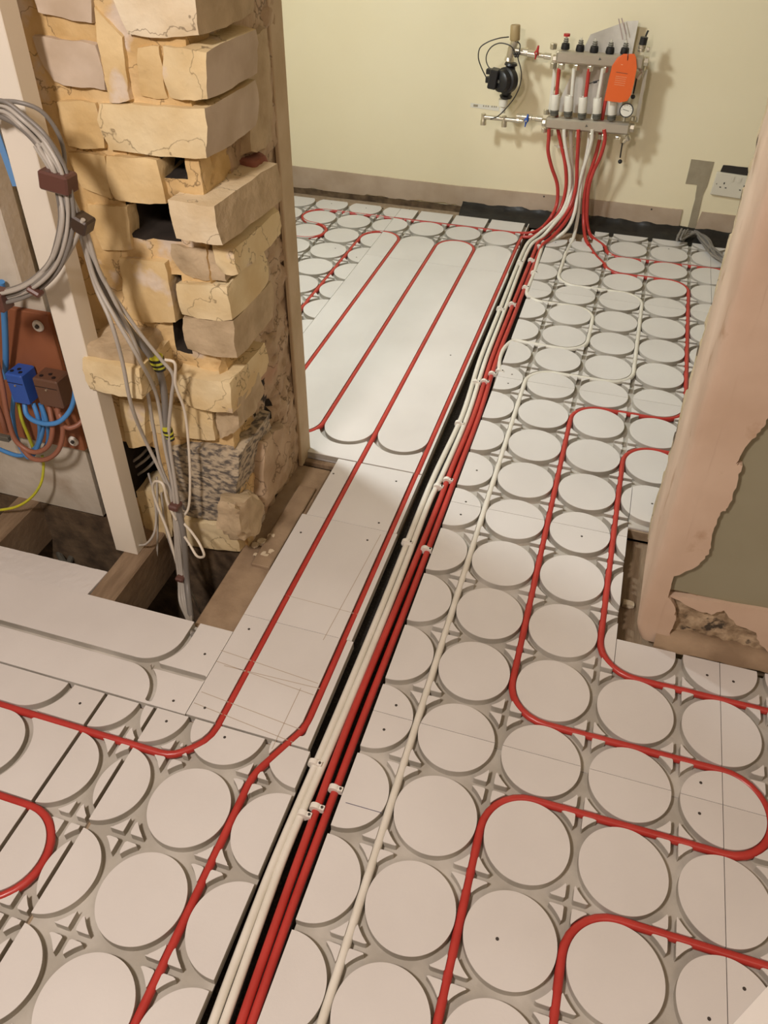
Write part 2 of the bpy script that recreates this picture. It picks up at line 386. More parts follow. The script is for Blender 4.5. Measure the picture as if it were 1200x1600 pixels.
def board(label, rects, fn, screws=(), lines=(), group=None, h=0.025, seams=()):
    rects = [r if len(r) == 5 else (*r, (1, 1, 1, 1)) for r in rects]
    vs, fs, ms = board_mesh(rects, fn, h)
    x0 = min(r[0] for r in rects)*U; x1 = max(r[1] for r in rects)*U; y0 = min(r[2] for r in rects)*U; y1 = max(r[3] for r in rects)*U
    t = thing('floor_board', label, 'floor board', ((x0+x1)/2, (y0+y1)/2, -0.02), group or 'grooved underfloor heating boards')
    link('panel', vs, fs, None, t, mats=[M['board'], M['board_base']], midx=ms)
    for (sx, sy) in screws:
        p = fl(sx, sy); q = MB(); q.cyl((p.x, p.y, -0.004), (p.x, p.y, 0.0003), 0.0026, n=12)
        q.obj('screw', M['screw'], t)
    for L_ in lines:
        a = fl(*L_[0]); b_ = fl(*L_[1]); a.z = b_.z = 0.0002; w = L_[2] if len(L_) > 2 else 0.0006
        d = (b_-a).normalized(); nrm = Vector((-d.y, d.x, 0))*w
        m_ = M[L_[3]] if len(L_) > 3 else M['pencil']
        vv = [a-nrm, b_-nrm, b_+nrm, a+nrm]; vv = vv+[v-Vector((0, 0, 0.002)) for v in vv]
        link('drawn_line' if len(L_) < 4 or L_[3] != 'seam' else 'saw_cut', vv, [(0, 1, 2, 3), (0, 4, 5, 1), (1, 5, 6, 2), (2, 6, 7, 3), (3, 7, 4, 0)], m_, t)
    return t

R = lattice(0, 0)
Z4 = (1, 1, 1, 1)
board('grooved board of round pads at the lower picture edge right of the pipe channel', [(-2.05, 2.0, -5.0, -2.95)], R)
board('grooved board of round pads right of the channel in the foreground, crossed by three red pipe runs', [(-2.05, 2.0, -2.95, 1.05)], R,
      screws=[(777, 1467), (1095, 1223), (1093, 1271)], lines=[((540, 1254), (596, 1270), 0.0006, 'ink')])
board('grooved board left of the cut-out by the right jamb, white pipe running down its channel side', [(-2.05, 0.70, 1.05, 2.5, (1, 0, 1, 0)), (-2.05, 0.70, 2.5, 5.1, (1, 1, 0, 1)), (0.70, 2.0, 1.05, 2.5, (0, 1, 1, 1))], R, screws=[(600, 1140), (619, 1102)])
board('small grooved strip against the foot of the jamb in front of the cut-out', [(0.70, 2.0, 2.5, 3.06)], R, screws=[(1105, 1055)])
board('narrow grooved strip at the right picture edge under the brown timber base', [(2.0, 10.5, 1.05, 3.06)], R, screws=[(1146, 1065)])
board('grooved board at the right picture edge of the foreground, one screwed round pad', [(2.0, 10.5, -2.95, 1.05)], R, screws=[(1163, 1545), (1108, 1592)])
board('grooved board in the doorway with two screwed half pads beside the channel', [(-2.05, 0.70, 5.1, 6.45, (1, 1, 1, 0)), (-2.05, 0.70, 6.45, 9.0, (1, 0, 0, 1)), (0.70, 4.4, 6.45, 9.0, (0, 1, 1, 1))], R,
      screws=[(745, 735), (728, 784), (720, 804), (909, 838)])
board('small grooved board piece behind the cut-out, against the back of the jamb', [(0.70, 4.4, 5.45, 6.45)], R, screws=[(1019, 787)])
board('grooved board in the middle of the far room with two white pipe bends', [(-2.05, 2.0, 9.0, 13.0)], R, screws=[(800, 585), (794, 599)])
board('grooved board seen just left of the jamb in the far room, a red pipe along its edge', [(2.0, 4.4, 9.0, 13.0)], R)
board('grooved board below the manifold where red and white pipes fan out', [(-2.05, -0.92, 13.0, 16.1, (1, 0, 1, 1)), (-0.92, 2.0, 13.0, 16.9, (0, 1, 1, 1))], both(R, groove([(-1.08, 16.2), (-0.7, 15.3), (-0.5, 14.95, 0.2), (-0.5, 14.5)], [(-1.0, 16.55), (-0.62, 16.1), (-0.5, 15.45)], [(-1.45, 16.2), (-1.5, 15.4), (-1.5, 13.5)])), screws=[(868, 379), (1045, 389)])
board('grooved board in the far right corner by the socket under the grey cables', [(2.0, 6.4, 13.0, 16.8)], R)

Ls = both(lattice(-0.6, 0.28), groove([(-3.76, 2.0), (-3.76, 0.1, 0.42), (-4.1, -0.22, 0.35), (-5, -0.22)], [(-2.75, 2.0), (-2.75, 0.6, 0.6), (-3.1, -0.15, 0.6), (-3.1, -1)]))
board('grooved foreground board of large round pads left of the pipe channel', [(-4.57, -2.57, -5.0, 0.3)], Ls, screws=[(351, 1152), (260, 1127)])
board('narrow grooved strip between two dark saw cuts on the left', [(-5.25, -4.61, -5.0, 0.29)], lattice(-0.27, 0.28))
_l3 = [('h', -0.22-k, -9, -5.2) for k in range(5)]+[('a', -6.27, 0.28-k, 1, 0) for k in range(5)]
board('blank board at the left picture edge with two straight red pipe runs', [(-9.5, -5.29, -5.0, 0.29)], strokes(_l3), screws=[(125, 1099)],)
board('grooved board at the left edge with empty curved channels in front of the floor opening', [(-9.5, -4.2, 0.31, 1.65)],
      strokes([('h', 0.85, -9.6, -5.2), ('h', 0.85, -4.93, -4.24), ('a', -5.23, 0.35, 1, 1), ('a', -5.23, 1.35, 1, -1), ('v', -4.73, 1.35, 1.8)]), screws=[(320, 1022), (271, 1095)])
T = strokes([('v', -3.76, -1, 9), ('v', -2.76, -1, 9)])
NB = groove([(-2.75, 2.0), (-2.75, 0.6, 0.6), (-3.1, -0.15, 0.6), (-3.1, -1)])
board('nearest of the three plain boards of the doorway, with pencil lines across it', [(-4.2, -2.61, 0.32, 1.97)], both(strokes([('v', -3.76, 0.0, 9), ('v', -2.76, 0.5, 9)]), NB), screws=[(320, 1106), (389, 983)],
      lines=[((345, 1016), (497, 1068)), ((338, 1033), (490, 1086)), ((315, 1081), (470, 1140)), ((303, 1098), (458, 1160)), ((470, 1075), (425, 1170)), ((350, 1040), (500, 1076))],
      group='plain two-groove boards through the doorway')
board('middle plain board in the doorway beside the pier base', [(-4.2, -2.64, 1.97, 4.12)], T, screws=[(470, 832), (574, 844)],
      lines=[((595, 835), (505, 1000)), ((447, 930), (560, 960), 0.0004)], group='plain two-groove boards through the doorway')
board('farthest plain doorway board, half in shadow beside the pier corner', [(-4.13, -2.66, 4.12, 5.6)], T, screws=[(521, 740), (619, 752), (592, 817)],
      group='plain two-groove boards through the doorway')
_b = [('v', -2.75-k, 5.9 if k > 1 else 5.0, 20) for k in range(5)]
_b = [('v', -2.75, 5, 20), ('v', -3.75, 5, 20)]+[('v', -4.75-k, 6.55, 20) for k in range(3)]+[('a', -3.25-k, 6.55, 0, -1) for k in range(4)]
board('large plain white board of the far room with long straight red pipe runs', [(-6.3, -2.66, 5.62, 13.65)], strokes(_b), screws=[(704, 555), (620, 300)], h=0.04)
_f = [('a', -5.25-k, 15.7, 0, 0) for k in range(-4, 2)]+[('a', -4.25-k*2, 14.7, 0, 1) for k in range(2)]+[('a', -3.25, 14.7, 0, 1), ('a', -5.25, 14.7, 0, 1)]+[('h', 16.2, -9, 0), ('h', 15.2, -9, 0)]+[('v', -2.75-k, 14.7 if k > 3 else 13, 20) for k in range(5)]
board('far board against the back wall with half circles and two red pipe turns', [(-6.3, -2.68, 13.65, 16.88)], strokes(_f), screws=[(598, 325), (575, 361), (640, 327), (630, 342)])
board('grooved board in the far left corner beside the pier with the small red loops', [(-9.7, -6.3, 5.62, 16.88)], lattice(-0.27, -0.4), screws=[(518, 318), (572, 325), (524, 388), (557, 402)])
# ------------------------------------------------------------------ saw cuts between boards read as the gaps themselves

# ------------------------------------------------------------------ room shell
def slab(name, lo, hi, m, kind='structure', label=None, cat=None):
    q = MB(); q.box([(a+b)/2 for a, b in zip(lo, hi)], [b-a for a, b in zip(lo, hi)]); o = q.obj(name, m)
    if kind: o['kind'] = kind
    if label: tag(o, label, cat)
    return o
def structure(name, q, m, smooth=False):
    o = q.obj(name, m, smooth=smooth); o['kind'] = 'structure'; return o
q = MB()
def fb(x0, x1, y0, y1, z0=-0.045, z1=-0.0205): q.box(((x0+x1)/2*U, (y0+y1)/2*U, (z0+z1)/2), ((x1-x0)*U, (y1-y0)*U, z1-z0))
fb(-14, -2.68, -9, 1.55); fb(-2.04, 14, -9, 3.0); fb(-2.04, 0.66, 3.0, 17.6); fb(0.66, 12, 5.42, 17.6)
fb(-10, -2.68, 5.7, 17.5); fb(-4.15, -2.68, 1.55, 5.7); fb(1.07, 4.5, 3.0, 5.42, -0.09, -0.05)
structure('floor', q, M['subfloor'])
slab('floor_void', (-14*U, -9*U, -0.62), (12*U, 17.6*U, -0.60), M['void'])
# dark underlay at the bottom of the pipe channel
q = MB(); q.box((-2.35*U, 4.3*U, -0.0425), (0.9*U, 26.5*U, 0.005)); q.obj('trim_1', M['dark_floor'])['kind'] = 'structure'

WY = 2.625
slab('wall_back', (-1.7, WY, -0.3), (2.2, WY+0.1, 2.4), M['wall'])
slab('wall_far_left', (-1.62, 0.86, -0.1), (-1.50, WY, 2.4), M['wall'])
slab('wall_far_right', (1.75, 0.86, -0.1), (1.85, WY, 2.4), M['wall'])
slab('ceiling', (-2.4, -2.2, 2.4), (2.2, WY+0.1, 2.45), M['ceiling'])
slab('wall_rear', (-2.4, -2.3, -0.1), (2.2, -2.2, 2.4), M['near_wall'])
slab('wall_near_left', (-2.4, -2.2, -0.3), (-2.3, 0.6, 2.4), M['near_wall'])
slab('wall_near_right', (1.6, -2.2, -0.1), (1.7, 0.5, 2.4), M['near_wall'])
slab('wall_over_door', (-0.72, 0.48, 2.05), (0.16, 0.86, 2.4), M['near_wall'])
slab('wall_left', (-2.3, 0.487, -0.02), (-1.085, 0.86, 2.4), M['grey_wall'])

# ------------------------------------------------------------------ pipes
PZ = -0.0062; PR = 0.0069
def pipe(label, pts, red=True, r=PR, group=None):
    q = MB().tube(pts, r, 12); o = q.obj('heating_pipe', M['pipe_red'] if red else M['pipe_white'], smooth=True)
    return tag(o, label, 'pipe', group)
def W_(o, s):
    return lambda x, y, Y=2.53: py(o[0]+x/s, o[1]+y/s, Y)
k5 = 1200/220.0
w = W_((820, 180), k5)
def kf(x, y, z=0.0): return fl(820+x/k5, 180+y/k5, z)
# the ten pipes that drop from the manifold
TOPZ = PZ
drop1 = cr([w(205, 120, 2.505), w(204, 190, 2.505), w(198, 300, 2.51), w(225, 430, 2.52), w(278, 600, 2.53), w(272, 760, 2.52), w(222, 870, 2.48), kf(150, 955, 0.012), kf(70, 1000, 0.0), kf(-30, 1008, PZ)])
run1 = fillet([(-3.0, 16.2), (-8.77, 16.2), (-8.77, 15.2), (-7.77, 15.2), (-7.77, 14.2), (-9.6, 14.2)])
pipe('red pipe running left along the back wall to the small far loops', drop1+run1)
drop2 = cr([w(292, -400, 2.52), w(270, -120, 2.525), w(280, 100, 2.545), w(305, 230, 2.545), w(345, 420, 2.54), w(352, 600, 2.535), w(315, 770, 2.52), w(238, 900, 2.48), kf(150, 985, 0.012), kf(60, 1035, 0.0), kf(-25, 1040, PZ)])
run2 = fillet([(-2.75, 15.6), (-2.75, 0.6, 0.6), (-3.1, -0.15, 0.6), (-3.1, -5)])
pipe('red pipe nearest the channel on its left, running down into the left foreground', drop2+run2)
tr = lambda P: [fl(x, y, -0.008) for x, y in P]
endw1 = [(820, 388), (774.5, 500), (750, 562), (722, 650), (680, 740), (663, 780), (600, 940), (521, 1130), (435, 1330), (407, 1400), (332, 1600), (310, 1665)]
endw2 = [(827, 388), (783, 500), (759, 562), (731, 650), (690, 745), (673, 780), (611, 940), (532.5, 1130), (447, 1330), (421, 1400), (349.5, 1600), (328, 1660)]
endr1 = [(835.5, 392), (792, 500), (768, 562), (740, 650), (705, 735), (688, 780), (623, 940), (545, 1130), (471, 1330), (446, 1400), (376, 1600), (355, 1665)]
endr2 = [(843, 392), (800.5, 500), (776, 562), (748.5, 650), (716, 735), (699, 780), (638, 940), (564, 1130), (489, 1330), (463, 1400), (393, 1600), (371, 1665)]
def splinepipe(label, pts, red, group=None): return pipe(label, cr(pts, 7), red, group=group)
g4 = 'four pipes side by side in the channel'
splinepipe('white channel pipe, the outer left one of the four',
    [w(335, 120, 2.505), w(338, 200, 2.505), w(360, 340, 2.51), w(385, 480, 2.515), w(378, 660, 2.515), w(312, 830, 2.49), w(215, 930, 2.45), kf(110, 1020, 0.014), kf(30, 1085, 0.002)]+tr(endw1), False, g4)
splinepipe('white channel pipe, second from the left and touching the outer white one',
    [w(420, -400, 2.52), w(400, -130, 2.525), w(392, 100, 2.545), w(395, 260, 2.545), w(402, 460, 2.535), w(398, 650, 2.52), w(350, 800, 2.48), w(250, 925, 2.42), kf(150, 1035, 0.014), kf(70, 1090, 0.002)]+tr(endw2), False, g4)
splinepipe('red channel pipe, the left one of the two reds',
    [w(457, 120, 2.505), w(455, 200, 2.505), w(446, 400, 2.51), w(438, 600, 2.51), w(395, 760, 2.49), w(300, 910, 2.44), kf(200, 1015, 0.016), kf(115, 1085, 0.002)]+tr(endr1), True, g4)
splinepipe('red channel pipe against the right edge of the channel',
    [w(548, -400, 2.52), w(515, -130, 2.525), w(470, 100, 2.545), w(458, 240, 2.545), w(446, 450, 2.54), w(436, 640, 2.53), w(405, 800, 2.49), w(330, 930, 2.43), kf(230, 1040, 0.016), kf(150, 1105, 0.002)]+tr(endr2), True, g4)
splinepipe('white pipe at the channel edge bending round two pads and dipping into the channel',
    [w(575, 120, 2.505), w(572, 200, 2.505), w(540, 330, 2.51), w(492, 480, 2.515), w(452, 650, 2.515), w(430, 800, 2.49), w(390, 920, 2.45), w(330, 1000, 2.41), kf(250, 1055, 0.006), kf(160, 1110, PZ)]
    + [Vector((p.x, p.y, PZ)) for p in fillet([(-2.12, 15.2), (-2.08, 14.0), (-2.1, 12.47, 0.45), (-0.5, 12.47), (-0.5, 10.5), (-1.6, 10.5)])[0:-1:1]]
    + [fl(822, 536, PZ), fl(803, 533, PZ), fl(790, 542, -0.006), fl(781, 560, -0.008), fl(779.5, 580, -0.014), fl(776, 596, -0.026), fl(762, 640, -0.034)], False)
drop8 = cr([w(668, -400, 2.52), w(620, -130, 2.525), w(560, 100, 2.545), w(545, 220, 2.545), w(505, 450, 2.53), w(468, 680, 2.52), w(455, 840, 2.51), w(435, 960, 2.48), w(410, 1060, 2.42), kf(385, 1110, PZ), kf(350, 1190, PZ)])
pipe('white pipe running straight down the right-hand boards to the bottom of the picture', drop8+fillet([(-1.5, 15.4), (-1.5, 13.5), (0.5, 13.5), (0.5, 9.5), (-1.5, 9.5), (-1.5, -5)]), False)
drop9 = cr([w(675, 120, 2.505), w(684, 200, 2.505), w(645, 350, 2.51), w(585, 480, 2.515), w(548, 600, 2.515), w(532, 760, 2.515), w(530, 900, 2.515), w(545, 990, 2.505), kf(575, 1040, 0.0), Vector((-0.75*U, 16.28*U, PZ))])
pipe('red pipe passing right beside the floor cut-out at the jamb',
     drop9+fillet([(-0.56, 16.0), (-0.5, 15.45), (3.5, 15.5), (3.5, 7.5), (0.5, 7.5), (0.5, 2.5), (10.4, 2.5)]))
drop10 = cr([w(762, -395, 2.52), w(690, -130, 2.525), w(650, 100, 2.545), w(635, 220, 2.545), w(590, 390, 2.53), w(535, 550, 2.53), w(506, 700, 2.53), w(500, 850, 2.525), w(505, 970, 2.49), w(520, 1060, 2.43), kf(548, 1110, 0.002)]) + [Vector((-1.0*U, 15.95*U, -0.002)), Vector((-0.86*U, 15.65*U, PZ))]
drop10 = cr(drop10[::8]+drop10[-3:], 4)
pipe('long red pipe making the big double bend across the right foreground boards',
     drop10+fillet([(-0.7, 15.3), (-0.5, 14.95, 0.2), (-0.5, 14.5), (1.5, 14.5), (1.5, 8.5), (-0.5, 8.5), (-0.5, 1.5), (2.5, 1.5), (2.5, 0.5), (-0.5, 0.5), (-0.5, -5)]))
pipe('red pipe turning round one pad at the bottom right picture corner', fillet([(10.4, -0.5), (0.5, -0.5), (0.5, -5)]))
pipe('red pipe through the doorway turning left across the front of the blank board',
     fillet([(-4.75, 6.9), (-4.75, 15.2), (-3.75, 15.2), (-3.76, 0.1, 0.42), (-4.1, -0.22, 0.35), (-9.5, -0.22)]))
# continue the middle loop to the left behind the pier
pipe('short red pipe end bending left behind the pier foot', fillet([(-4.75, 6.9), (-4.75, 6.05), (-5.8, 6.05)]))
pipe('red pipe of the left far loop, partly hidden by the pier', fillet([(-5.75, 6.3), (-5.75, 15.2), (-6.77, 15.2), (-6.77, 6.0)]))
pipe('red pipe making a half turn at the left picture edge', fillet([(-9.5, -1.22), (-4.77, -1.22), (-4.77, -2.22), (-9.5, -2.22)]))

# ------------------------------------------------------------------ pipe clips
def clip(x, y, z, dirv, label):
    p = fl(x, y, z); d = Vector(dirv).normalized()
    s_ = Vector((d.y, -d.x, 0))
    q = MB(); q.cyl(p-d*0.0045, p+d*0.0045, 0.0098, n=18)
    q.box(p+s_*0.0105+Vector((0, 0, 0.001)), (0.010, 0.0085, 0.011))
    t = thing('pipe_clip', label, 'pipe clip', (p.x, p.y, p.z-0.01), 'small white pipe clips')
    q.obj('collar', M['clip'], t, smooth=True)
    n = MB(); n.cyl(p+s_*0.0115+Vector((0, 0, 0.004)), p+s_*0.0115+Vector((0, 0, 0.0085)), 0.0022, n=8); n.obj('nail', M['screw'], t)
DN = (-0.02, 1, 0)
clips = [
 (490, 1193, 'white clip on the outer white pipe beside the foreground board corner'),
 (522, 1233, 'white clip on the right red channel pipe, nearest the blue ink line'),
 (493, 1262, 'white clip on the left red channel pipe in the foreground'),
 (473, 1273, 'white clip on the second white channel pipe, lowest clip in the foreground'),
 (698, 751, 'white clip on the left red channel pipe near the two screwed half pads'),
 (683, 761, 'white clip on the second white pipe near the two screwed half pads'),
 (634, 848, 'white clip on the outer white pipe where the doorway boards meet'),
 (664, 859, 'white clip on the right red pipe in the middle of the doorway'),
 (716, 662, 'white clip on the outer white pipe beside the end of the plain board loops'),
 (756, 597, 'white clip on the left red pipe just below where a white pipe dips in'),
 (743, 598, 'white clip on the white pair just below where a white pipe dips in'),
 (768, 585, 'white clip on the right red pipe where a white pipe dips in'),
 (779, 581, 'white clip on the dipping white pipe at the channel edge'),
 (780, 483, 'white clip on the outer white pipe halfway up the channel'),
 (799, 476, 'white clip across the white and red pipes halfway up the channel'),
 (820, 450, 'white clip on the right red pipe beside the white pipe bend'),
 (833, 427, 'white clip on the channel-edge white pipe above its first bend'),
 (829, 407, 'white clip on the two red pipes in the upper channel'),
 (811, 411, 'white clip on the outer white pipe in the upper channel'),
 (842, 386, 'white clip on the red pipes at the top of the channel'),
 (828, 379, 'white clip on the white pipes at the top of the channel'),
 (849, 380, 'white clip on the channel-edge white pipe at its top end'),
 (832, 363, 'white clip on the red pipe heading left at the back wall'),
 (829, 369, 'white clip just below the topmost red clip by the back wall'),
 (866, 374, 'white clip on the white pipe right of the channel top'),
 (893, 376, 'white clip on the single white pipe below the manifold'),
 (913, 375, 'white clip on the left red pipe coming down right of the channel'),
 (924, 370, 'white clip on the right red pipe coming down right of the channel'),
]
for (x, y, l_) in clips: clip(x, y, -0.004, DN, l_)

# ------------------------------------------------------------------ rough solids
def nz(p, s, seed=0): return noise.noise(Vector((p[0]*s+seed*7.3, p[1]*s+seed*1.7, p[2]*s-seed*3.1)))
def hexa(c8, n=(7, 5, 5), amp=0.0025, sc=28.0, seed=0, rnd=0.0):
    # c8: corners [x0/x1][y0/y1][z0/z1] as list order 000,100,010,110,001,101,011,111
    c = [Vector(p) for p in c8]; vs = []; key = {}; fs = []
    def P(a, b, d):
        k = (round(a, 5), round(b, 5), round(d, 5))
        if k in key: return key[k]
        p = Vector((0, 0, 0))
        for i in (0, 1):
            for j in (0, 1):
                for l in (0, 1): p = p+c[i+2*j+4*l]*((a if i else 1-a)*(b if j else 1-b)*(d if l else 1-d))
        q = p+Vector((nz(p, sc, seed), nz(p, sc, seed+11), nz(p, sc, seed+23)))*amp+Vector((nz(p, sc*3.3, seed+5), nz(p, sc*3.3, seed+6), nz(p, sc*3.3, seed+7)))*amp*0.45
        if rnd:
            cen = sum(c, Vector())/8; ex = [2*a-1, 2*b-1, 2*d-1]; e = sorted(abs(t) for t in ex)
            q = q+(cen-q)*rnd*max(0, e[0]+e[1]+e[2]-2.3)*0.35
        key[k] = len(vs); vs.append(q); return key[k]
    def face(fn, na, nb, flip):
        for i in range(na):
            for j in range(nb):
                a0, a1, b0, b1 = i/na, (i+1)/na, j/nb, (j+1)/nb
                f = (P(*fn(a0, b0)), P(*fn(a1, b0)), P(*fn(a1, b1)), P(*fn(a0, b1)))
                fs.append(tuple(reversed(f)) if flip else f)
    face(lambda a, b: (a, 0, b), n[0], n[2], False); face(lambda a, b: (a, 1, b), n[0], n[2], True)
    face(lambda a, b: (0, a, b), n[1], n[2], True); face(lambda a, b: (1, a, b), n[1], n[2], False)
    face(lambda a, b: (a, b, 0), n[0], n[1], True); face(lambda a, b: (a, b, 1), n[0], n[1], False)
    return vs, fs
_bs = [0]
def brick(parent, quad, Yf, depth, m, amp=0.0026, rnd=0.22, name='brick', n=(9, 7, 6), skew=0.0, label=None, side=None):
    _bs[0] += 1
    cx0 = sum(p[0] for p in quad)/4; cy0 = sum(p[1] for p in quad)/4; gr = 2.0
    TL, TR, BR, BL = [py(p[0]+(gr if p[0] > cx0 else -gr), p[1]+(gr if p[1] > cy0 else -gr), Yf) for p in quad]
    bk = Vector((skew, depth, 0))
    vs, fs = hexa([BL, BR, BL+bk, BR+bk, TL, TR, TL+bk, TR+bk], n, amp*1.25, 32, _bs[0], rnd)
    a0 = 2*n[0]*n[2]+n[1]*n[2]; a1 = a0+n[1]*n[2]
    if side: o = link(name, vs, fs, None, parent, True, mats=[M[m], M[side]], midx=[1 if a0 <= i < a1 else 0 for i in range(len(fs))])
    else: o = link(name, vs, fs, M[m], parent, True)
    smooth_by_angle(o, 0.6)
    if label: o['label'] = label
    return o
def prism(outline, Y0, Y1, amp=0.0):
    # outline: [(x, z)] closed; extruded from Y0 (front) to Y1
    n = len(outline); vs = [(x, Y0, z) for x, z in outline]+[(x, Y1, z) for x, z in outline]
    ar = sum(outline[i][0]*outline[(i+1) % n][1]-outline[(i+1) % n][0]*outline[i][1] for i in range(n))
    f0 = tuple(range(n)) if ar > 0 else tuple(range(n-1, -1, -1))
    fs = [f0, tuple(n+i for i in reversed(f0))]
    for i in range(n):
        j = (i+1) % n; f = (i, i+n, j+n, j) if ar > 0 else (j, j+n, i+n, i); fs.append(f)
    return vs, fs
def jag(pts, amp, k=5, seed=1):
    rr = random.Random(seed); out = []
    for i in range(len(pts)-1):
        a, b = pts[i], pts[i+1]
        for j in range(k):
            t = j/k; e = amp if j else amp*0.2
            out.append((a[0]+(b[0]-a[0])*t+rr.uniform(-e, e), a[1]+(b[1]-a[1])*t+rr.uniform(-e, e)))
    out.append(pts[-1]); return out
def xz(pts, Y): return [(py(p[0], p[1], Y).x, py(p[0], p[1], Y).z) for p in pts]

# ------------------------------------------------------------------ brick pier on the left
pier = thing('brick_pier', 'exposed pale brick pier with rough mortar and a broken corner, left of the doorway', 'pier', (-0.88, 0.68, -0.05))
holes = []
for q_ in ([(205, 318), (270, 324), (268, 374), (214, 368)], [(192, 700), (246, 700), (262, 770), (215, 772)], [(268, 430), (280, 432), (289, 545), (278, 548)], [(262, 245), (285, 248), (290, 275), (262, 270)]):
    pts = xz(q_, 0.497); holes.append((min(p[0] for p in pts), max(p[0] for p in pts), min(p[1] for p in pts), max(p[1] for p in pts)))
path = [(-1.07, 0.494), (-0.706, 0.494), (-0.714, 0.68), (-0.703, 0.72), (-0.708, 0.862), (-1.07, 0.862)]
vs = []; fs = []
seg = []
for i in range(len(path)-1):
    a = Vector((*path[i], 0)); b = Vector((*path[i+1], 0)); d = (b-a).normalized(); nr = Vector((d.y, -d.x, 0)); cnt = max(1, int((b-a).length/0.009))
    for k in range(cnt): seg.append((a+(b-a)*(k/cnt), nr))
seg.append((Vector((*path[-1], 0)), Vector((0, 1, 0))))
zs = np.arange(-0.04, 1.50, 0.009)
for z in zs:
    for (p, nr) in seg:
        q = Vector((p.x, p.y, z))
        e = (nz(q, 16, 3)*0.009+nz(q, 45, 4)*0.006+nz(q, 110, 5)*0.003)*(0.6 if z > 0.78 or q.x < -0.8 else 1.0)-(0.010 if z < 0.78 and q.x > -0.83 else 0)
        if p.y > 0.83: e *= 0.15
        q = q+nr*e
        if p.y < 0.51:
            for h in holes:
                if h[0] < q.x < h[1] and h[2] < z < h[3]: q.y += 0.13
        else:
            ck = abs(nz(q, 22, 9)); q = q-nr*(0.012 if ck < 0.035 and q.y < 0.82 else 0)
        vs.append(q)
nS = len(seg)
for i in range(len(zs)-1):
    for k in range(nS-1): fs.append((i*nS+k, i*nS+k+1, (i+1)*nS+k+1, (i+1)*nS+k))
fm = []
for f in fs:
    c0 = vs[f[0]]; fm.append(2 if max(vs[i].y for i in f) > 0.55 and max(vs[i].x for i in f) < -0.722 and c0.y < 0.85 else (1 if c0.y > 0.60 and c0.x > -0.8 else 0))  # pushed-in hole faces get near-black colour as painted shade
o = link('mortar_core', vs, fs, None, pier, True, mats=[M['mortar'], M['reveal'], M['void']], midx=fm); smooth_by_angle(o, 1.0)
q = MB(); q.box((-0.710, 0.834, 0.73), (0.010, 0.060, 1.5), bev=0.002); q.obj('plaster_edge', M['reveal_edge'], pier)
B = lambda *a, **k: brick(pier, *a, **k)
B([(163, -60), (296, -60), (310, 56), (196, 56)], 0.482, 0.20, 'brick_cream', side='brick_brown')
B([(214, 74), (246, 72), (260, 153), (220, 148)], 0.488, 0.08, 'brick_ochre')
B([(252, 74), (318, 82), (322, 157), (264, 154)], 0.482, 0.19, 'brick', side='brick_pink', label='cream brick with a chipped corner')
B([(150, 164), (319, 172), (322, 249), (168, 234)], 0.480, 0.20, 'brick', side='brick_pink', label='long yellow brick with a smeared end')
B([(88, 160), (147, 163), (162, 232), (106, 228)], 0.485, 0.06, 'brick_ochre')
B([(163, 246), (243, 251), (259, 319), (178, 312)], 0.481, 0.11, 'brick_ochre', label='yellow brick above the dark hole')
B([(104, 238), (160, 246), (174, 312), (128, 292)], 0.486, 0.06, 'brick_ochre')
B([(262, 314), (331, 325), (345, 384), (276, 371)], 0.455, 0.235, 'brick_cream', skew=0.012, amp=0.002, rnd=0.06, side='brick_brown', label='cream brick jutting out of the pier corner')
B([(262, 383), (344, 396), (352, 438), (285, 428)], 0.497, 0.10, 'brick_brown', amp=0.006)
B([(330, 384), (362, 394), (370, 430), (345, 424)], 0.490, 0.20, 'brick')
B([(274, 447), (352, 450), (362, 501), (284, 493)], 0.485, 0.17, 'brick', label='yellow brick with a grey mortar smear')
B([(284, 498), (362, 505), (368, 562), (292, 546)], 0.486, 0.18, 'brick_brown')
B([(272, 586), (357, 602), (362, 647), (280, 630)], 0.468, 0.17, 'brick', label='sawn-looking pale brick at waist of the pier')
B([(218, 628), (330, 643), (336, 690), (226, 672)], 0.487, 0.12, 'brick')
B([(337, 628), (366, 614), (372, 672), (342, 688)], 0.490, 0.12, 'brick_brown', amp=0.007, rnd=0.5)
B([(266, 698), (373, 712), (364, 816), (272, 800)], 0.480, 0.17, 'brick_grey', amp=0.004, n=(14, 9, 12), label='dark grey rough block near the pier foot')
B([(268, 812), (366, 824), (374, 862), (278, 848)], 0.474, 0.12, 'brick', amp=0.004)
B([(48, -40), (134, -40), (143, 36), (60, 18)], 0.485, 0.05, 'brick_pink')
B([(46, 56), (148, 70), (166, 141), (82, 128)], 0.4845, 0.05, 'brick_pink', rnd=0.3, label='brick face smeared with pale plaster')
B([(146, 10), (188, 58), (203, 158), (172, 162)], 0.486, 0.06, 'brick_ochre')
B([(136, 322), (198, 325), (204, 390), (160, 390)], 0.487, 0.03, 'brick_ochre')
B([(184, 405), (256, 412), (274, 505), (204, 500)], 0.486, 0.10, 'brick_ochre', label='yellow brick left of the deep crack')
B([(128, 543), (206, 552), (220, 578), (128, 562)], 0.400, 0.11, 'brick_brown', amp=0.005, rnd=0.35)
B([(127, 563), (216, 580), (222, 624), (140, 608)], 0.386, 0.12, 'brick', label='loose brick end overlapping the white post')
B([(186, 624), (222, 630), (228, 696), (202, 700)], 0.470, 0.06, 'brick')
B([(214, 768), (262, 772), (268, 840), (232, 838)], 0.480, 0.08, 'brick')
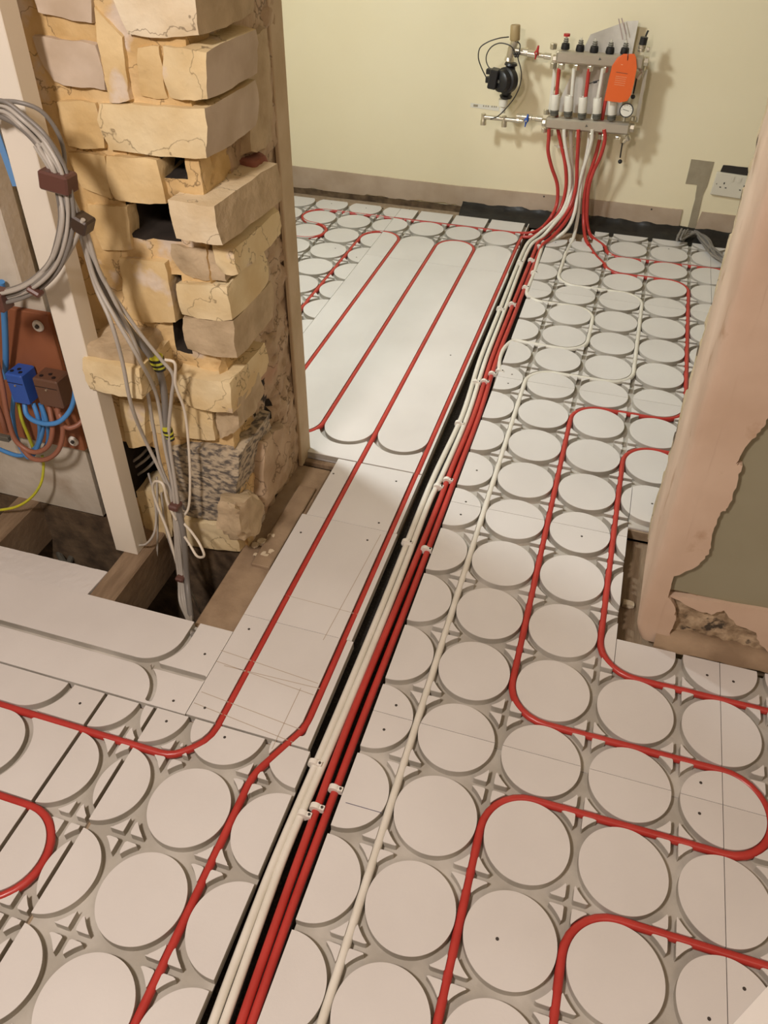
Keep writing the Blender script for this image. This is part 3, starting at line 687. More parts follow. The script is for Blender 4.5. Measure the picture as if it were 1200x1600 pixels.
# shards on the reveal side
def rshard(name, quad, X, th, m, amp=0.005, rnd=0.5):
    _bs[0] += 1
    TL, TR, BR, BL = [px(p[0], p[1], X) for p in quad]; bk = Vector((-th, 0, 0))
    vs, fs = hexa([BL+bk, BL, BR+bk, BR, TL+bk, TL, TR+bk, TR], (5, 8, 7), amp, 26, _bs[0], rnd)
    o = link(name, vs, fs, M[m], pier, True); smooth_by_angle(o, 0.9); return o
rshard('red_brick_shard', [(398, 252), (420, 240), (424, 292), (404, 306)], -0.684, 0.05, 'brick_red')
rshard('plaster_lump', [(386, 60), (420, 40), (428, 225), (392, 245)], -0.694, 0.05, 'brick_brown', 0.006, 0.3)
rshard('plaster_lump', [(372, 786), (404, 770), (418, 820), (382, 850)], -0.680, 0.06, 'brick_brown', 0.009, 1.7)
rshard('plaster_lump', [(412, 690), (450, 660), (455, 740), (415, 800)], -0.690, 0.05, 'reveal', 0.009, 0.4)

# ------------------------------------------------------------------ white post and the floor opening
q = MB(); q.box((-0.967, 0.418, 0.99), (0.056, 0.042, 2.02), bev=0.0015)
post = q.obj('timber_post', M['post']); tag(post, 'white painted square timber post standing on a joist in front of the brick pier', 'post')
q = MB(); q.box((-6.31*U, 2.45*U, -0.085), (0.40*U, 1.75*U, 0.13), bev=0.003)
tag(q.obj('floor_joist', M['joist']), 'brown timber joist under the white post', 'joist')
q = MB(); q.box((-8.62*U, 2.45*U, -0.085), (0.40*U, 1.75*U, 0.13), bev=0.003)
tag(q.obj('floor_joist', M['joist']), 'joist end at the left picture edge beneath the yellow wire', 'joist')
q = MB(); q.box((-4.52*U, 3.55*U, -0.075), (0.64*U, 3.75*U, 0.108), bev=0.003)
tag(q.obj('timber_plate', M['timber_dusty']), 'wide dusty timber running from the pier corner towards the floor opening', 'timber')
q = MB(); q.box((-4.40*U, 3.9*U, -0.0165), (0.30*U, 1.9*U, 0.010), bev=0.002)
tag(q.obj('timber_batten', M['timber_dusty']), 'thin flat batten lying on the dusty timber beside the plain boards', 'batten')
q = MB(); q.box((-4.5*U, 5.53*U, -0.022), (0.8*U, 0.1*U, 0.016), bev=0.002)
tag(q.obj('timber_offcut', M['joist']), 'small timber offcut at the pier far corner under the big white board', 'offcut')
vs, fs = hexa([(-9.8*U, 1.66*U, -0.034), (-6.54*U, 1.66*U, -0.034), (-9.8*U, 2.19*U, -0.034), (-6.50*U, 2.21*U, -0.034), (-9.8*U, 1.66*U, -0.020), (-6.54*U, 1.66*U, -0.020), (-9.8*U, 2.19*U, -0.020), (-6.50*U, 2.21*U, -0.020)], (60, 6, 1), 0.0009, 60, 3)
lb = link('lower_board', vs, fs, M['board'], None, False); tag(lb, 'bare lower board strip with a broken back edge at the floor opening', 'board')
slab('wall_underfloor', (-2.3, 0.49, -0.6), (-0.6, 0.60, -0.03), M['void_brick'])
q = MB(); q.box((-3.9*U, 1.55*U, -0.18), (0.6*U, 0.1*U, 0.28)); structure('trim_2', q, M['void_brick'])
for (a, b_, l_) in (((45, 800), (95, 870), 'dark cable lying in the floor opening under the yellow wire'), ((150, 790), (118, 860), 'dark pipe crossing the floor opening behind the bare board')):
    p0 = fl(*a, -0.18); p1 = fl(*b_, -0.2)
    tag(MB().tube(cr([p0, (p0+p1)/2+Vector((0.02, 0.01, -0.01)), p1, p1+(p1-p0)*0.8]), 0.008, 8).obj('underfloor_pipe', M['darkgrey'], smooth=True), l_, 'pipe')
rr = random.Random(4)
for k in range(12):
    x = rr.uniform(392, 428); y = 862+rr.uniform(-14, 22)-(x-400)*0.5; p = fl(x, y, -0.016); s_ = rr.uniform(0.004, 0.010)
    vs, fs = hexa([p+Vector((i*s_, j*s_*0.8, l*s_*0.7)) for l in (-.5, .8) for j in (-1, 1) for i in (-1, 1)], (3, 3, 2), 0.003, 60, k, 0.5)
    tag(link('plaster_crumb', vs, fs, M['rubble'], None, False), 'small crumb of pale plaster on the dusty timber at the pier foot', 'rubble', 'plaster crumbs at the pier foot')

# ------------------------------------------------------------------ wall and jamb on the right
vs, fs = prism([(0.17, 0.14), (1.6, 0.14), (1.6, 2.4), (0.17, 2.4)], 0.4855, 0.85); link('wall_right', vs, fs, M['green'])['kind'] = 'structure'
gv = []; gf = []; xs_ = np.arange(0.17, 1.6, 0.008); zz_ = np.arange(-0.03, 0.20, 0.008)
for z in zz_:
    for x in xs_:
        p = Vector((x, 0.49, z)); gv.append(p+Vector((0, nz(p, 30, 2)*0.008+nz(p, 80, 3)*0.005-(0.0 if z < .16 else -0.01), 0)))
for i in range(len(zz_)-1):
    for k in range(len(xs_)-1): gf.append((i*len(xs_)+k, i*len(xs_)+k+1, (i+1)*len(xs_)+k+1, (i+1)*len(xs_)+k))
link('trim_3', gv, gf, M['rough_mortar'], None, True)['kind'] = 'structure'
left = [(0.160, 2.40), (0.160, 0.0)]
o1 = xz([(1048, 1001), (1048, 985), (1056, 968), (1053, 946), (1041, 928), (1044, 905), (1087, 886), (1108, 866), (1112, 836), (1125, 805), (1137, 793), (1150, 762), (1160, 728), (1150, 725), (1169, 693), (1188, 674), (1200, 653), (1250, 600)], 0.472)
out = [(0.160, 2.4), (0.160, 0.004)]+jag(o1, 0.0025, 5, 3)+[(1.6, 0.7), (1.6, 2.4)]
vs, fs = prism(out, 0.472, 0.487)
jam = thing('door_jamb_plaster', 'broken pink plaster with a rounded edge on the right side of the doorway', 'plaster', (0.3, 0.48, 0), None)
link('plaster_face', vs, fs, M['pink'], jam)
prof = [(0.175, 0.4718), (0.156, 0.4718), (0.148, 0.4725), (0.142, 0.4755), (0.1385, 0.481), (0.137, 0.490), (0.139, 0.55), (0.144, 0.66), (0.148, 0.77), (0.16, 0.772)]
vs = []; fs = []; zs = np.arange(0.0, 2.4, 0.012)
for z in zs:
    for (x, y) in prof:
        p = Vector((x, y, z)); bot = 0.0 if z > 0.03 else (0.03-z)*0.35
        vs.append(p+Vector((nz(p, 20, 4)*0.0022+nz(p, 70, 2)*0.0008+bot, nz(p, 20, 5)*0.0006, 0)))
n_ = len(prof)
for i in range(len(zs)-1):
    for k in range(n_-1): fs.append((i*n_+k+1, i*n_+k, (i+1)*n_+k, (i+1)*n_+k+1))
o = link('rounded_edge', vs, fs, M['pink'], jam, True)
vs = []; fs = []
prof = [(0.158, 0.768), (0.150, 0.771), (0.151, 0.79), (0.152, 0.815), (0.153, 0.842), (0.158, 0.85)]
for z in zs:
    for (x, y) in prof:
        p = Vector((x, y, z)); e = nz(p, 38, 8)
        vs.append(p+Vector((nz(p, 26, 4)*0.003+(0.012 if e > 0.34 and 0.771 < y < 0.845 else 0), 0, 0)))
n_ = len(prof)
for i in range(len(zs)-1):
    for k in range(n_-1): fs.append((i*n_+k+1, i*n_+k, (i+1)*n_+k, (i+1)*n_+k+1))
o = link('rough_back_edge', vs, fs, M['rough_cream'], jam, True); o['label'] = 'rough cream plaster edge with holes'
st = xz([(1043, 930), (1125, 941), (1200, 954), (1320, 975)], 0.479)
sb = xz([(1320, 1045), (1240, 1026), (1200, 1018), (1187, 1006), (1181, 988), (1150, 976), (1131, 953), (1112, 960), (1084, 951), (1056, 936)], 0.479)
vs, fs = prism(jag(st, 0.001, 4, 5)+jag(sb, 0.002, 4, 6), 0.478, 0.49); link('plaster_strip', vs, fs, M['pink'], jam)['label'] = 'cream strip of plaster below the green paint'
# skirting timber at the foot of the right wall
q = MB(); pr = [(0.0, 0.460), (0.014, 0.461), (0.024, 0.465), (0.031, 0.474), (0.033, 0.50), (0.0, 0.50)]
vs = []; fs = []
for i, x in enumerate(np.linspace(0.175, 1.6, 80)):
    for (z, y) in pr: p = Vector((x, y, z)); vs.append(p+Vector((0, nz(p, 25, 1)*0.005, nz(p, 20, 2)*0.006)))
for i in range(79):
    for k in range(5): fs.append((i*6+k, i*6+k+1, (i+1)*6+k+1, (i+1)*6+k))
o = link('baseboard_right', vs, fs, M['timber_dusty'], None, True); o['kind'] = 'structure'
q = MB(); q.box((1.02*U, 4.25*U, -0.075), (0.66*U, 2.36*U, 0.05), bev=0.003)
tag(q.obj('timber_noggin', M['joist']), 'brown timber down in the cut-out beside the jamb', 'timber')
p = fl(981, 944, -0.045); vs, fs = hexa([p+Vector((i*.012, j*.007, l*.005)) for l in (-1, 1) for j in (-1, 1) for i in (-1, 1)], (3, 3, 2), 0.003, 60, 5, 0.4)
tag(link('plaster_chip', vs, fs, M['rubble'], None), 'pale chip of plaster on the timber in the cut-out', 'rubble')

# ------------------------------------------------------------------ back wall details
top = [(-1.50, 0.098), (-0.77, 0.090), (-0.3, 0.096), (0.13, 0.093), (0.1745, 0.094)]
bot = [(0.1745, 0.02), (0.05, 0.024), (-0.15, 0.030), (-0.30, 0.034), (-0.45, 0.018), (-0.65, 0.004), (-0.80, 0.014), (-1.0, 0.004), (-1.12, 0.012), (-1.22, -0.006), (-1.38, 0.012), (-1.50, -0.004)]
vs, fs = prism(jag(top, 0.0008, 8, 1)+jag(bot, 0.004, 7, 2), WY-0.006, WY+0.002); o = link('baseboard_back', vs, fs, M['pink_strip']); o['kind'] = 'structure'
top = [(0.247, 0.094), (1.75, 0.090)]; bot = [(1.75, 0.01), (0.7, 0.02), (0.237, 0.022)]
vs, fs = prism(jag(top, 0.0008, 8, 1)+jag(bot, 0.003, 7, 2), WY-0.006, WY+0.002); o = link('baseboard_right_of_socket', vs, fs, M['pink_strip']); o.name = 'trim_4'; o['kind'] = 'structure'
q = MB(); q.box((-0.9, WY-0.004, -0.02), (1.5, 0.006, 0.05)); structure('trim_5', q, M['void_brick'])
pt = xz([(1080, 249), (1116, 253), (1105, 291), (1098, 306), (1087, 358), (1074, 357), (1086, 311), (1089, 289), (1071, 287)], WY-0.001)
vs, fs = prism(jag(pt+[pt[0]], 0.0008, 3, 8), WY-0.0022, WY+0.002)
tag(link('filled_cable_chase', vs, fs, M['patch']), 'grey filled chase cut in the cream wall left of the socket', 'wall chase')
pt = xz([(1130, 258), (1176, 262), (1178, 275), (1124, 272)], WY-0.001)
vs, fs = prism(jag(pt+[pt[0]], 0.0015, 4, 8), WY-0.003, WY+0.002)
tag(link('wall_hole', vs, fs, M['seam']), 'ragged dark hole in the wall just above the socket', 'hole')
for (x, y, l_) in ((850, 307, 'left dark fixing hole in the bare plaster strip by the pipes'), (1018, 327, 'right dark fixing hole in the bare plaster strip')):
    p = py(x, y, WY-0.006); tag(MB().cyl(p, p-Vector((0, 0.0008, 0)), 0.0035, n=10).obj('fixing_hole', M['screw']), l_, 'hole')
# double socket
sc0 = py(1117, 270, WY-0.012); sk = thing('double_socket', 'cream double wall socket loose on the cream wall beside the jamb', 'socket', (0.345, WY-0.01, 0.17))
sx, sz = 0.262, 0.247; ti = Matrix.Rotation(0.05, 3, 'Y')
ctr = Vector((sx+0.0735, WY-0.007, sz-0.040))
q = MB(); q.box(ctr, (0.147, 0.012, 0.086), rot=ti, bev=0.002); q.obj('faceplate', M['socket'], sk)
def so(dx, dz, w_, h_, m, nm, t_=0.001):
    q = MB(); q.box(ctr+ti @ Vector((dx, -0.0062, dz)), (w_, t_, h_), rot=ti); q.obj(nm, M[m], sk)
for cx_ in (-0.036, 0.036):
    so(cx_, 0.006, 0.004, 0.007, 'black', 'earth_slot'); so(cx_-0.010, -0.010, 0.006, 0.0035, 'black', 'pin_slot'); so(cx_+0.010, -0.010, 0.006, 0.0035, 'black', 'pin_slot')
for cx_ in (-0.013, 0.013): so(cx_, 0.026, 0.012, 0.018, 'socket', 'rocker_switch', 0.004)
so(-0.062, 0.0, 0.003, 0.003, 'screw', 'screw'); so(0.062, 0.0, 0.003, 0.003, 'screw', 'screw')
# black membrane in the gap along the back wall
vs = []; fs = []; xs_ = np.arange(-0.70, 1.0, 0.010)
for x in xs_:
    prof = [(2.535, -0.018), (2.552, -0.010), (2.57, 0.004), (2.585, 0.008), (2.60, 0.013), (2.612, 0.026), (2.618, 0.034), (2.622, 0.036)]
    for i, (y, z) in enumerate(prof):
        p = Vector((x, y, z)); e = 0.3 if i == 0 else 1
        vs.append(p+Vector((0, nz(p, 22, 3)*0.006*e, (nz(p, 16, 6)*0.009+nz(p, 60, 7)*0.002-(0.006 if i > 4 else 0))*e)))
for i in range(len(xs_)-1):
    for k in range(7): fs.append((i*8+k, (i+1)*8+k, (i+1)*8+k+1, i*8+k+1))
tag(link('membrane', vs, fs, M['foil'], None, True), 'crumpled black plastic membrane in the gap along the foot of the back wall', 'membrane')
for k in range(7):
    rr = random.Random(k); P = []
    for (x, y) in ((1062, 372), (1082, 362), (1100, 372), (1118, 395), (1138, 412)):
        p = fl(x+rr.uniform(-6, 6), y+rr.uniform(-5, 5), 0.006+rr.uniform(0, 0.02)); P.append(p)
    if k % 2: P.append(P[-1]+Vector((0.05, 0.03, 0))); P.insert(0, P[0]+Vector((0.01, 0.05, 0.02)))
    tag(MB().tube(cr(P), 0.0045, 8).obj('grey_cable', M['cable_dark'], smooth=True), 'grey cable in the loose heap on the floor of the far right corner', 'cable', 'grey cables heaped in the far right corner')
q = MB(); q.box((2.95*U, -1.75*U, 0.001), (0.15, 0.21, 0.0016), rot=Matrix.Rotation(-0.33, 3, 'Z'))
bp = []
a = fl(1206, 1534, 0.003); b_ = fl(1140, 1606, 0.003); c_ = b_+Vector((0.21, -0.06, 0)); d_ = a+Vector((0.21, -0.06, 0))
vv = [a, b_, c_, d_]; vv = [Vector((v.x, v.y, 0.0025)) for v in vv]+[Vector((v.x, v.y, 0.0004)) for v in vv]
tag(link('white_card', vv, [(0, 1, 2, 3), (7, 6, 5, 4), (0, 4, 5, 1), (1, 5, 6, 2), (2, 6, 7, 3), (3, 7, 4, 0)], M['bright_sheet']), 'corner of a bright white sheet lying at the bottom right picture corner', 'sheet')

# ------------------------------------------------------------------ underfloor heating manifold on the back wall
def m5(x, y, Y=2.525): return py(820+x/k5, 20+y/k5, Y)
def m8(x, y, Y=2.53): return py(730+x/8.0, 20+y/8.0, Y)
man = thing('heating_manifold', 'steel five-way underfloor heating manifold with white caps on the cream back wall', 'manifold', (-0.22, WY, 0.36))
def bar(pl, pr, hgt, dep):
    a = Vector(pl); b = Vector(pr); mid = (a+b)/2; ang = math.atan2(b.z-a.z, b.x-a.x)
    q = MB(); q.box(mid, ((b-a).length, dep, hgt), rot=Matrix.Rotation(-ang, 3, 'Y'), bev=0.006); return q
YT = 2.525
tl = (m5(285, 370)+m5(270, 360))/2; tr_ = m5(1010, 430)
bl_ = m5(190, 935); br_ = m5(890, 985)
bar(m5(272, 368), m5(1015, 425), 0.040, 0.040).obj('flow_bar', M['steel'], man)
bar(m5(180, 930), m5(895, 985), 0.040, 0.040).obj('return_bar', M['steel'], man)
for (mx_, mz_) in ((640, 395), (525, 965)):
    c_ = m5(mx_, mz_, 2.5035); MB().cyl(c_, c_-Vector((0, 0.0006, 0)), 0.006, n=3).obj('maker_mark', M['darkgrey'], man)
def nut(c, r, h, axis=(0, 0, 1), n=6, m='nickel', nm='nut', par=man):
    r *= 1.18
    a = Vector(axis).normalized(); c = Vector(c); q = MB(); q.cyl(c-a*h/2, c+a*h/2, r, n=n, prof=[(0, r*0.9), (0.12, r), (0.88, r), (1, r*0.9)]); return q.obj(nm, M[m], par)
# connectors under the top bar, flow meters above it
flow_x = [(315, 430, 345, 300), (440, 438, 470, 315), (555, 446, 590, 325), (683, 455, 725, 335), (800, 462, 850, 340)]
for i, (nx_, ny_, cx_, cy_) in enumerate(flow_x):
    c = m5(nx_, ny_+25); nut(c, 0.0105, 0.020)
    b0 = m5(cx_, cy_); up = Vector((0.0, 0, 1))
    q = MB(); q.cyl(b0-up*0.004, b0+up*0.018, 0.0, n=18, prof=[(0, 0.0145), (0.2, 0.0155), (0.85, 0.0135), (1, 0.009)]); fm = q.obj('flow_meter', M['black'], man, smooth=True)
    q = MB(); q.cyl(b0+up*0.017, b0+up*0.040, 0, n=14, prof=[(0, 0.0070), (0.55, 0.0070), (0.6, 0.0045), (1, 0.004)]); q.obj('sight_glass', M['glass'] if i else M['glass'], fm, smooth=True)
    q = MB(); q.cyl(b0+up*0.021, b0+up*0.0245, 0.0092, n=14); q.cyl(b0+up*0.028, b0+up*0.0305, 0.0084, n=14); q.obj('scale_ring', M['darkgrey'], fm)
    if i == 0:
        q = MB(); q.cyl(b0+up*0.038, b0+up*0.046, 0.0112, n=18); q.obj('red_ring', M['red_plastic'], fm)
# caps above the bottom bar, connectors below
for i, (cx_, yt, yb) in enumerate(((262, 690, 870), (378, 702, 880), (498, 712, 895), (622, 722, 900), (750, 735, 910))):
    b0 = m5(cx_-10, yb); t0 = m5(cx_+2, yt); b0.y = t0.y = YT-0.006
    up = (t0-b0).normalized(); L = (t0-b0).length
    q = MB(); q.cyl(b0, b0+up*L*0.30, 0, n=18, prof=[(0, 0.0140), (0.4, 0.0158), (0.5, 0.013), (0.6, 0.0158), (1, 0.0150)]); ac = q.obj('valve_collar', M['darkgrey'], man, smooth=True)
    q = MB(); q.cyl(b0+up*L*0.27, b0+up*L, 0, n=24, prof=[(0, 0.0150), (0.04, 0.0160), (0.94, 0.0155), (1, 0.0135), (0.995, 0.008), (0.93, 0.0075)]); cp = q.obj('white_cap', M['white_plastic'], ac, smooth=True)
for (nx_, ny_) in ((213, 1020), (340, 1028), (457, 1035), (575, 1048), (680, 1058)): nut(m5(nx_, ny_), 0.0115, 0.022)
nut(m5(790, 1065), 0.008, 0.012); nut(m5(640, 1055, 2.545), 0.009, 0.018)
# end fittings
for (x, y, r_, h_, ax) in ((255, 395, 0.013, 0.014, (1, 0, 0)), (245, 285, 0.010, 0.02, (0, 0, 1)), (245, 450, 0.010, 0.02, (0, 0, 1)), (165, 935, 0.013, 0.014, (1, 0, 0)), (182, 845, 0.008, 0.018, (0, 0, 1)), (165, 1000, 0.009, 0.016, (0, 0, 1)),
                           (1035, 415, 0.014, 0.016, (1, 0, 0)), (915, 980, 0.014, 0.016, (1, 0, 0)), (925, 900, 0.008, 0.016, (0, 0, 1)), (880, 1065, 0.008, 0.02, (0.6, 0, -1)), (1000, 470, 0.010, 0.018, (0, 0, 1))):
    nut(m5(x, y), r_, h_, ax, n=8)
q = MB(); q.cyl(m5(990, 520), m5(960, 560), 0.008, n=12); q.cyl(m5(1005, 500), m5(990, 545), 0.006, n=12); q.obj('drain_cock', M['nickel'], man, smooth=True)
q = MB(); q.tube(cr([m5(955, 545), m5(942, 610), m5(925, 690)]), 0.0028, 8); q.ball(m5(922, 715), 0.008); q.obj('drain_lever', M['black'], man, smooth=True)
q = MB(); q.cyl(m5(870, 1070), m5(840, 1105), 0.007, n=12); q.obj('drain_cock', M['nickel'], man, smooth=True)
q = MB(); q.tube(cr([m5(832, 1110), m5(822, 1170), m5(812, 1235)]), 0.0026, 8); q.ball(m5(812, 1268), 0.008); q.obj('drain_cap', M['black'], man, smooth=True)
# air vent at the right end of the top bar
c = m5(990, 330); q = MB(); q.cyl(c, c+Vector((0, 0, 0.022)), 0, n=18, prof=[(0, 0.012), (0.3, 0.0135), (0.35, 0.011), (0.6, 0.0135), (1, 0.0135)]); av = q.obj('air_vent', M['nickel'], man, smooth=True)
q = MB(); q.cyl(c+Vector((0.001, 0, 0.022)), c+Vector((0.003, 0, 0.046)), 0.0128, n=18); q.cyl(m5(1030, 200), m5(1052, 150), 0.0032, n=8); q.obj('vent_cap', M['black'], av, smooth=True)
q = MB(); q.cyl(m5(1040, 310), m5(1065, 312), 0.009, n=14); q.cyl(m5(1050, 308, 2.512), m5(1050, 308, 2.520), 0.004, n=10); q.obj('plug', M['nickel'], av, smooth=True)
# gauge
g = m5(866, 832, 2.495); nrm = Vector((0.0, -1, 0.18)).normalized()
q = MB(); q.cyl(g-nrm*0.014, g, 0.0118, n=32, prof=[(0, 0.020), (0.2, 0.0245), (1, 0.0245)]); ga = q.obj('temperature_gauge', M['black'], man, smooth=True)
q = MB(); q.cyl(g-nrm*0.001, g+nrm*0.0006, 0.0208, n=32); q.obj('dial', M['white_plastic'], ga)
q = MB(); q.cyl(g+nrm*0.0008+Vector((-0.013, 0, 0.003)), g+nrm*0.0008+Vector((0.010, 0, -0.002)), 0.0008, n=6)
for an in range(-120, 121, 30):
    a_ = math.radians(an); d_ = Vector((math.sin(a_), 0, math.cos(a_))); q.cyl(g+nrm*0.0007+d_*0.016, g+nrm*0.0007+d_*0.019, 0.0006, n=5)
q.obj('needle', M['black'], ga)
nut(m5(850, 905), 0.006, 0.015, (0, 0, 1), 8)
# brackets
for xa in ((240, 510, 228, 800), (1000, 560, 985, 860)):
    q = MB(); a = m5(xa[0], xa[1], 2.55); b = m5(xa[2], xa[3], 2.55); q.box((a+b)/2, (0.012, 0.004, (a-b).length*1.5), bev=0.001); q.box((a+b)/2+Vector((0, 0.035, 0)), (0.012, 0.07, 0.012)); q.obj('bracket', M['white_plastic'], man)
q = MB(); q.tube(cr([m5(250, 1130, 2.55), m5(320, 1150, 2.54), m5(400, 1155, 2.55), m5(430, 1120, 2.56)]), 0.0015, 6); q.box(m5(285, 1140, 2.545), (0.014, 0.006, 0.009)); q.obj('cable_clip', M['glass'], man)
q = MB(); q.box(m5(600, 590, 2.535), (0.013, 0.006, 0.007), rot=Matrix.Rotation(-0.3, 3, 'Y')); q.cyl(m5(545, 605, 2.53), m5(635, 575, 2.53), 0.0016, n=8); q.obj('bleed_key', M['black'], man)
# left: ball valves, pump set
q = MB(); q.cyl(m5(222, 375), m5(-50, 335), 0, n=16, prof=[(0, 0.011), (0.2, 0.011), (0.22, 0.0085), (0.42, 0.0085), (0.44, 0.0125), (0.72, 0.0125), (0.74, 0.009), (1, 0.010)]); v1 = q.obj('flow_valve', M['nickel'], man, smooth=True)
hc = m8(868, 500, 2.508)
q = MB(); q.cyl(hc+Vector((0.004, 0, 0.024)), hc+Vector((0.001, 0, -0.001)), 0, n=10, prof=[(0, 0.003), (0.3, 0.0042), (1, 0.006)]); q.cyl(hc+Vector((-0.003, 0, -0.022)), hc, 0, n=10, prof=[(0, 0.002), (0.5, 0.0035), (1, 0.006)]); q.ball(hc, 0.0085); q.obj('red_handle', M['red_plastic'], v1, smooth=True)
q = MB(); q.cyl(hc-Vector((0, 0.0105, 0)), hc-Vector((0, 0.006, 0)), 0.003, n=10); q.obj('handle_screw', M['nickel'], v1)
q = MB(); q.cyl(m5(150, 905), m5(-70, 880), 0, n=16, prof=[(0, 0.011), (0.25, 0.011), (0.27, 0.0085), (0.4, 0.0085), (0.42, 0.0125), (0.8, 0.0125), (0.82, 0.009), (1, 0.010)]); v2 = q.obj('return_valve', M['nickel'], man, smooth=True)
hc = m8(740, 1345, 2.508)
q = MB(); q.cyl(hc+Vector((0.004, 0, 0.022)), hc+Vector((0.001, 0, -0.001)), 0, n=10, prof=[(0, 0.0028), (0.3, 0.0038), (1, 0.006)]); q.cyl(hc+Vector((-0.003, 0, -0.024)), hc, 0, n=10, prof=[(0, 0.002), (0.5, 0.0035), (1, 0.006)]); q.ball(hc, 0.0085); q.obj('blue_handle', M['blue_plastic'], v2, smooth=True)
q = MB(); q.cyl(hc-Vector((0, 0.0105, 0)), hc-Vector((0, 0.006, 0)), 0.003, n=10); q.obj('handle_screw', M['nickel'], v2)

pump = thing('circulation_pump', 'black circulation pump with tan thermostat head and looped leads, left of the manifold', 'pump', (-0.53, WY, 0.40))
a = m8(480, 1345); b = m8(690, 1350)
q = MB(); q.cyl(m8(190, 1300), m8(700, 1352), 0.0085, n=16); q.cyl(m8(205, 1260), m8(200, 1400), 0, n=16, prof=[(0, 0.009), (0.5, 0.009), (0.6, 0.0115), (1, 0.0115)]); q.cyl(m8(465, 1290), m8(460, 1425), 0, n=16, prof=[(0, 0.009), (0.5, 0.009), (0.6, 0.0105), (1, 0.0105)]); q.cyl(m8(620, 1340), m8(650, 1344), 0.012, n=8)
q.obj('mixing_pipe', M['nickel'], pump, smooth=True)
q = MB(); q.cyl(m8(440, 1250), m8(455, 1075), 0, n=20, prof=[(0, 0.010), (0.45, 0.011), (0.5, 0.0165), (1, 0.0175)]); q.obj('pump_union', M['white_plastic'], pump, smooth=True)
# pump body: motor facing left and out of the wall, with terminal box
pc = m8(455, 850, 2.50); PS = 1.42
q = MB()
q.cyl(pc+PS*Vector((0.018, 0.022, 0)), pc+PS*Vector((-0.010, -0.020, 0.002)), 0, n=28, prof=[(0, 0.026), (0.2, 0.044), (0.55, 0.045), (0.6, 0.038), (0.92, 0.037), (1, 0.030)])
q.obj('motor', M['black'], pump, smooth=True)
q = MB(); q.box(pc+PS*Vector((-0.024, -0.010, 0.006)), (0.032, 0.050, 0.066), rot=Matrix.Rotation(0.12, 3, 'Y'), bev=0.004); q.box(pc+PS*Vector((-0.038, -0.008, 0.022)), (0.02, 0.024, 0.018), bev=0.002); q.box(pc+PS*Vector((-0.038, -0.008, 0.002)), (0.02, 0.024, 0.02), bev=0.002); q.obj('terminal_box', M['black'], pump)
q = MB(); q.cyl(pc+PS*Vector((0.012, 0.02, 0.040)), pc+PS*Vector((0.006, 0.02, -0.046)), 0, n=20, prof=[(0, 0.021), (0.06, 0.024), (0.1, 0.017), (0.5, 0.028), (0.9, 0.017), (0.94, 0.024), (1, 0.021)]); q.obj('pump_casing', M['black'], pump, smooth=True)
q = MB(); q.cyl(pc+PS*Vector((-0.0101, -0.0202, 0.002)), pc+PS*Vector((-0.0106, -0.0212, 0.002)), 0.006, n=14); q.obj('motor_plug', M['darkgrey'], pump)
q = MB(); q.cyl(m8(520, 600), m8(560, 430), 0, n=18, prof=[(0, 0.018), (0.25, 0.016), (0.3, 0.0135), (1, 0.0140)]); q.cyl(m8(560, 440), m8(600, 350), 0.0145, n=14); q.cyl(m8(600, 470), m8(760, 490), 0, n=16, prof=[(0, 0.011), (0.6, 0.011), (0.62, 0.0125), (1, 0.0125)]); q.obj('valve_body', M['nickel'], pump, smooth=True)
q = MB(); q.cyl(m8(595, 345), m8(604, 150), 0, n=28, prof=[(0, 0.0165), (0.06, 0.0180), (0.94, 0.0175), (1, 0.0160), (1.0, 0.013), (0.97, 0.0125)]); q.obj('thermostat_head', M['tan_plastic'], pump, smooth=True)
def lead(pts, nm='lead', r=0.0021):
    q = MB(); q.tube(cr([m8(x, y, Yy) for x, y, Yy in pts]), r, 8); q.obj(nm, M['cable_black'], pump, smooth=True)
lead([(520, 302, 2.53), (400, 318, 2.515), (250, 370, 2.51), (160, 440, 2.51), (140, 560, 2.51), (180, 690, 2.51), (240, 810, 2.51), (262, 850, 2.50)])
lead([(600, 520, 2.50), (560, 430, 2.50), (480, 388, 2.505), (390, 382, 2.51), (300, 430, 2.51), (245, 520, 2.51), (240, 610, 2.51), (280, 690, 2.505), (360, 715, 2.50)])
lead([(630, 360, 2.53), (660, 400, 2.52), (652, 480, 2.505), (635, 560, 2.50), (665, 680, 2.495), (678, 780, 2.495), (655, 920, 2.495), (590, 1060, 2.50), (480, 1200, 2.505), (380, 1295, 2.51), (290, 1330, 2.515)])
q = MB()
for k in range(5): q.ball(m8(590+k*14, 510+(k % 2)*30, 2.50), 0.0055, 6)
q.obj('lead_knot', M['cable_black'], pump, smooth=True)

# orange tag hung on the manifold, leaflet behind it
def card(nm, pts, m, th, lab, cat, bend=0.0):
    n = len(pts); P = [Vector(p) for p in pts]; vs = P+[p+Vector((0, th, 0)) for p in P]
    fs = [tuple(range(n)), tuple(n+i for i in reversed(range(n)))]+[(i, i+n, (i+1) % n+n, (i+1) % n) for i in range(n)]
    o = link(nm, vs, fs, m, None); tag(o, lab, cat); return o
tg = [m5(x, y, Yy) for x, y, Yy in ((842, 350, 2.499), (935, 350, 2.499), (948, 380, 2.498), (955, 470, 2.494), (930, 600, 2.488), (905, 700, 2.484), (872, 752, 2.482), (812, 765, 2.481), (680, 748, 2.481), (690, 690, 2.484), (715, 560, 2.489), (745, 450, 2.494), (790, 382, 2.498))]
og = thing('orange_tag', 'orange card tag hanging from the top steel bar over the right-hand pipe', 'tag', m5(820, 765, 2.481))
n = len(tg); vs = list(reversed(tg))+[p+Vector((0, 0.0012, 0)) for p in reversed(tg)]
fs = [tuple(range(n)), tuple(n+i for i in reversed(range(n)))]+[(i, i+n, (i+1) % n+n, (i+1) % n) for i in range(n)]
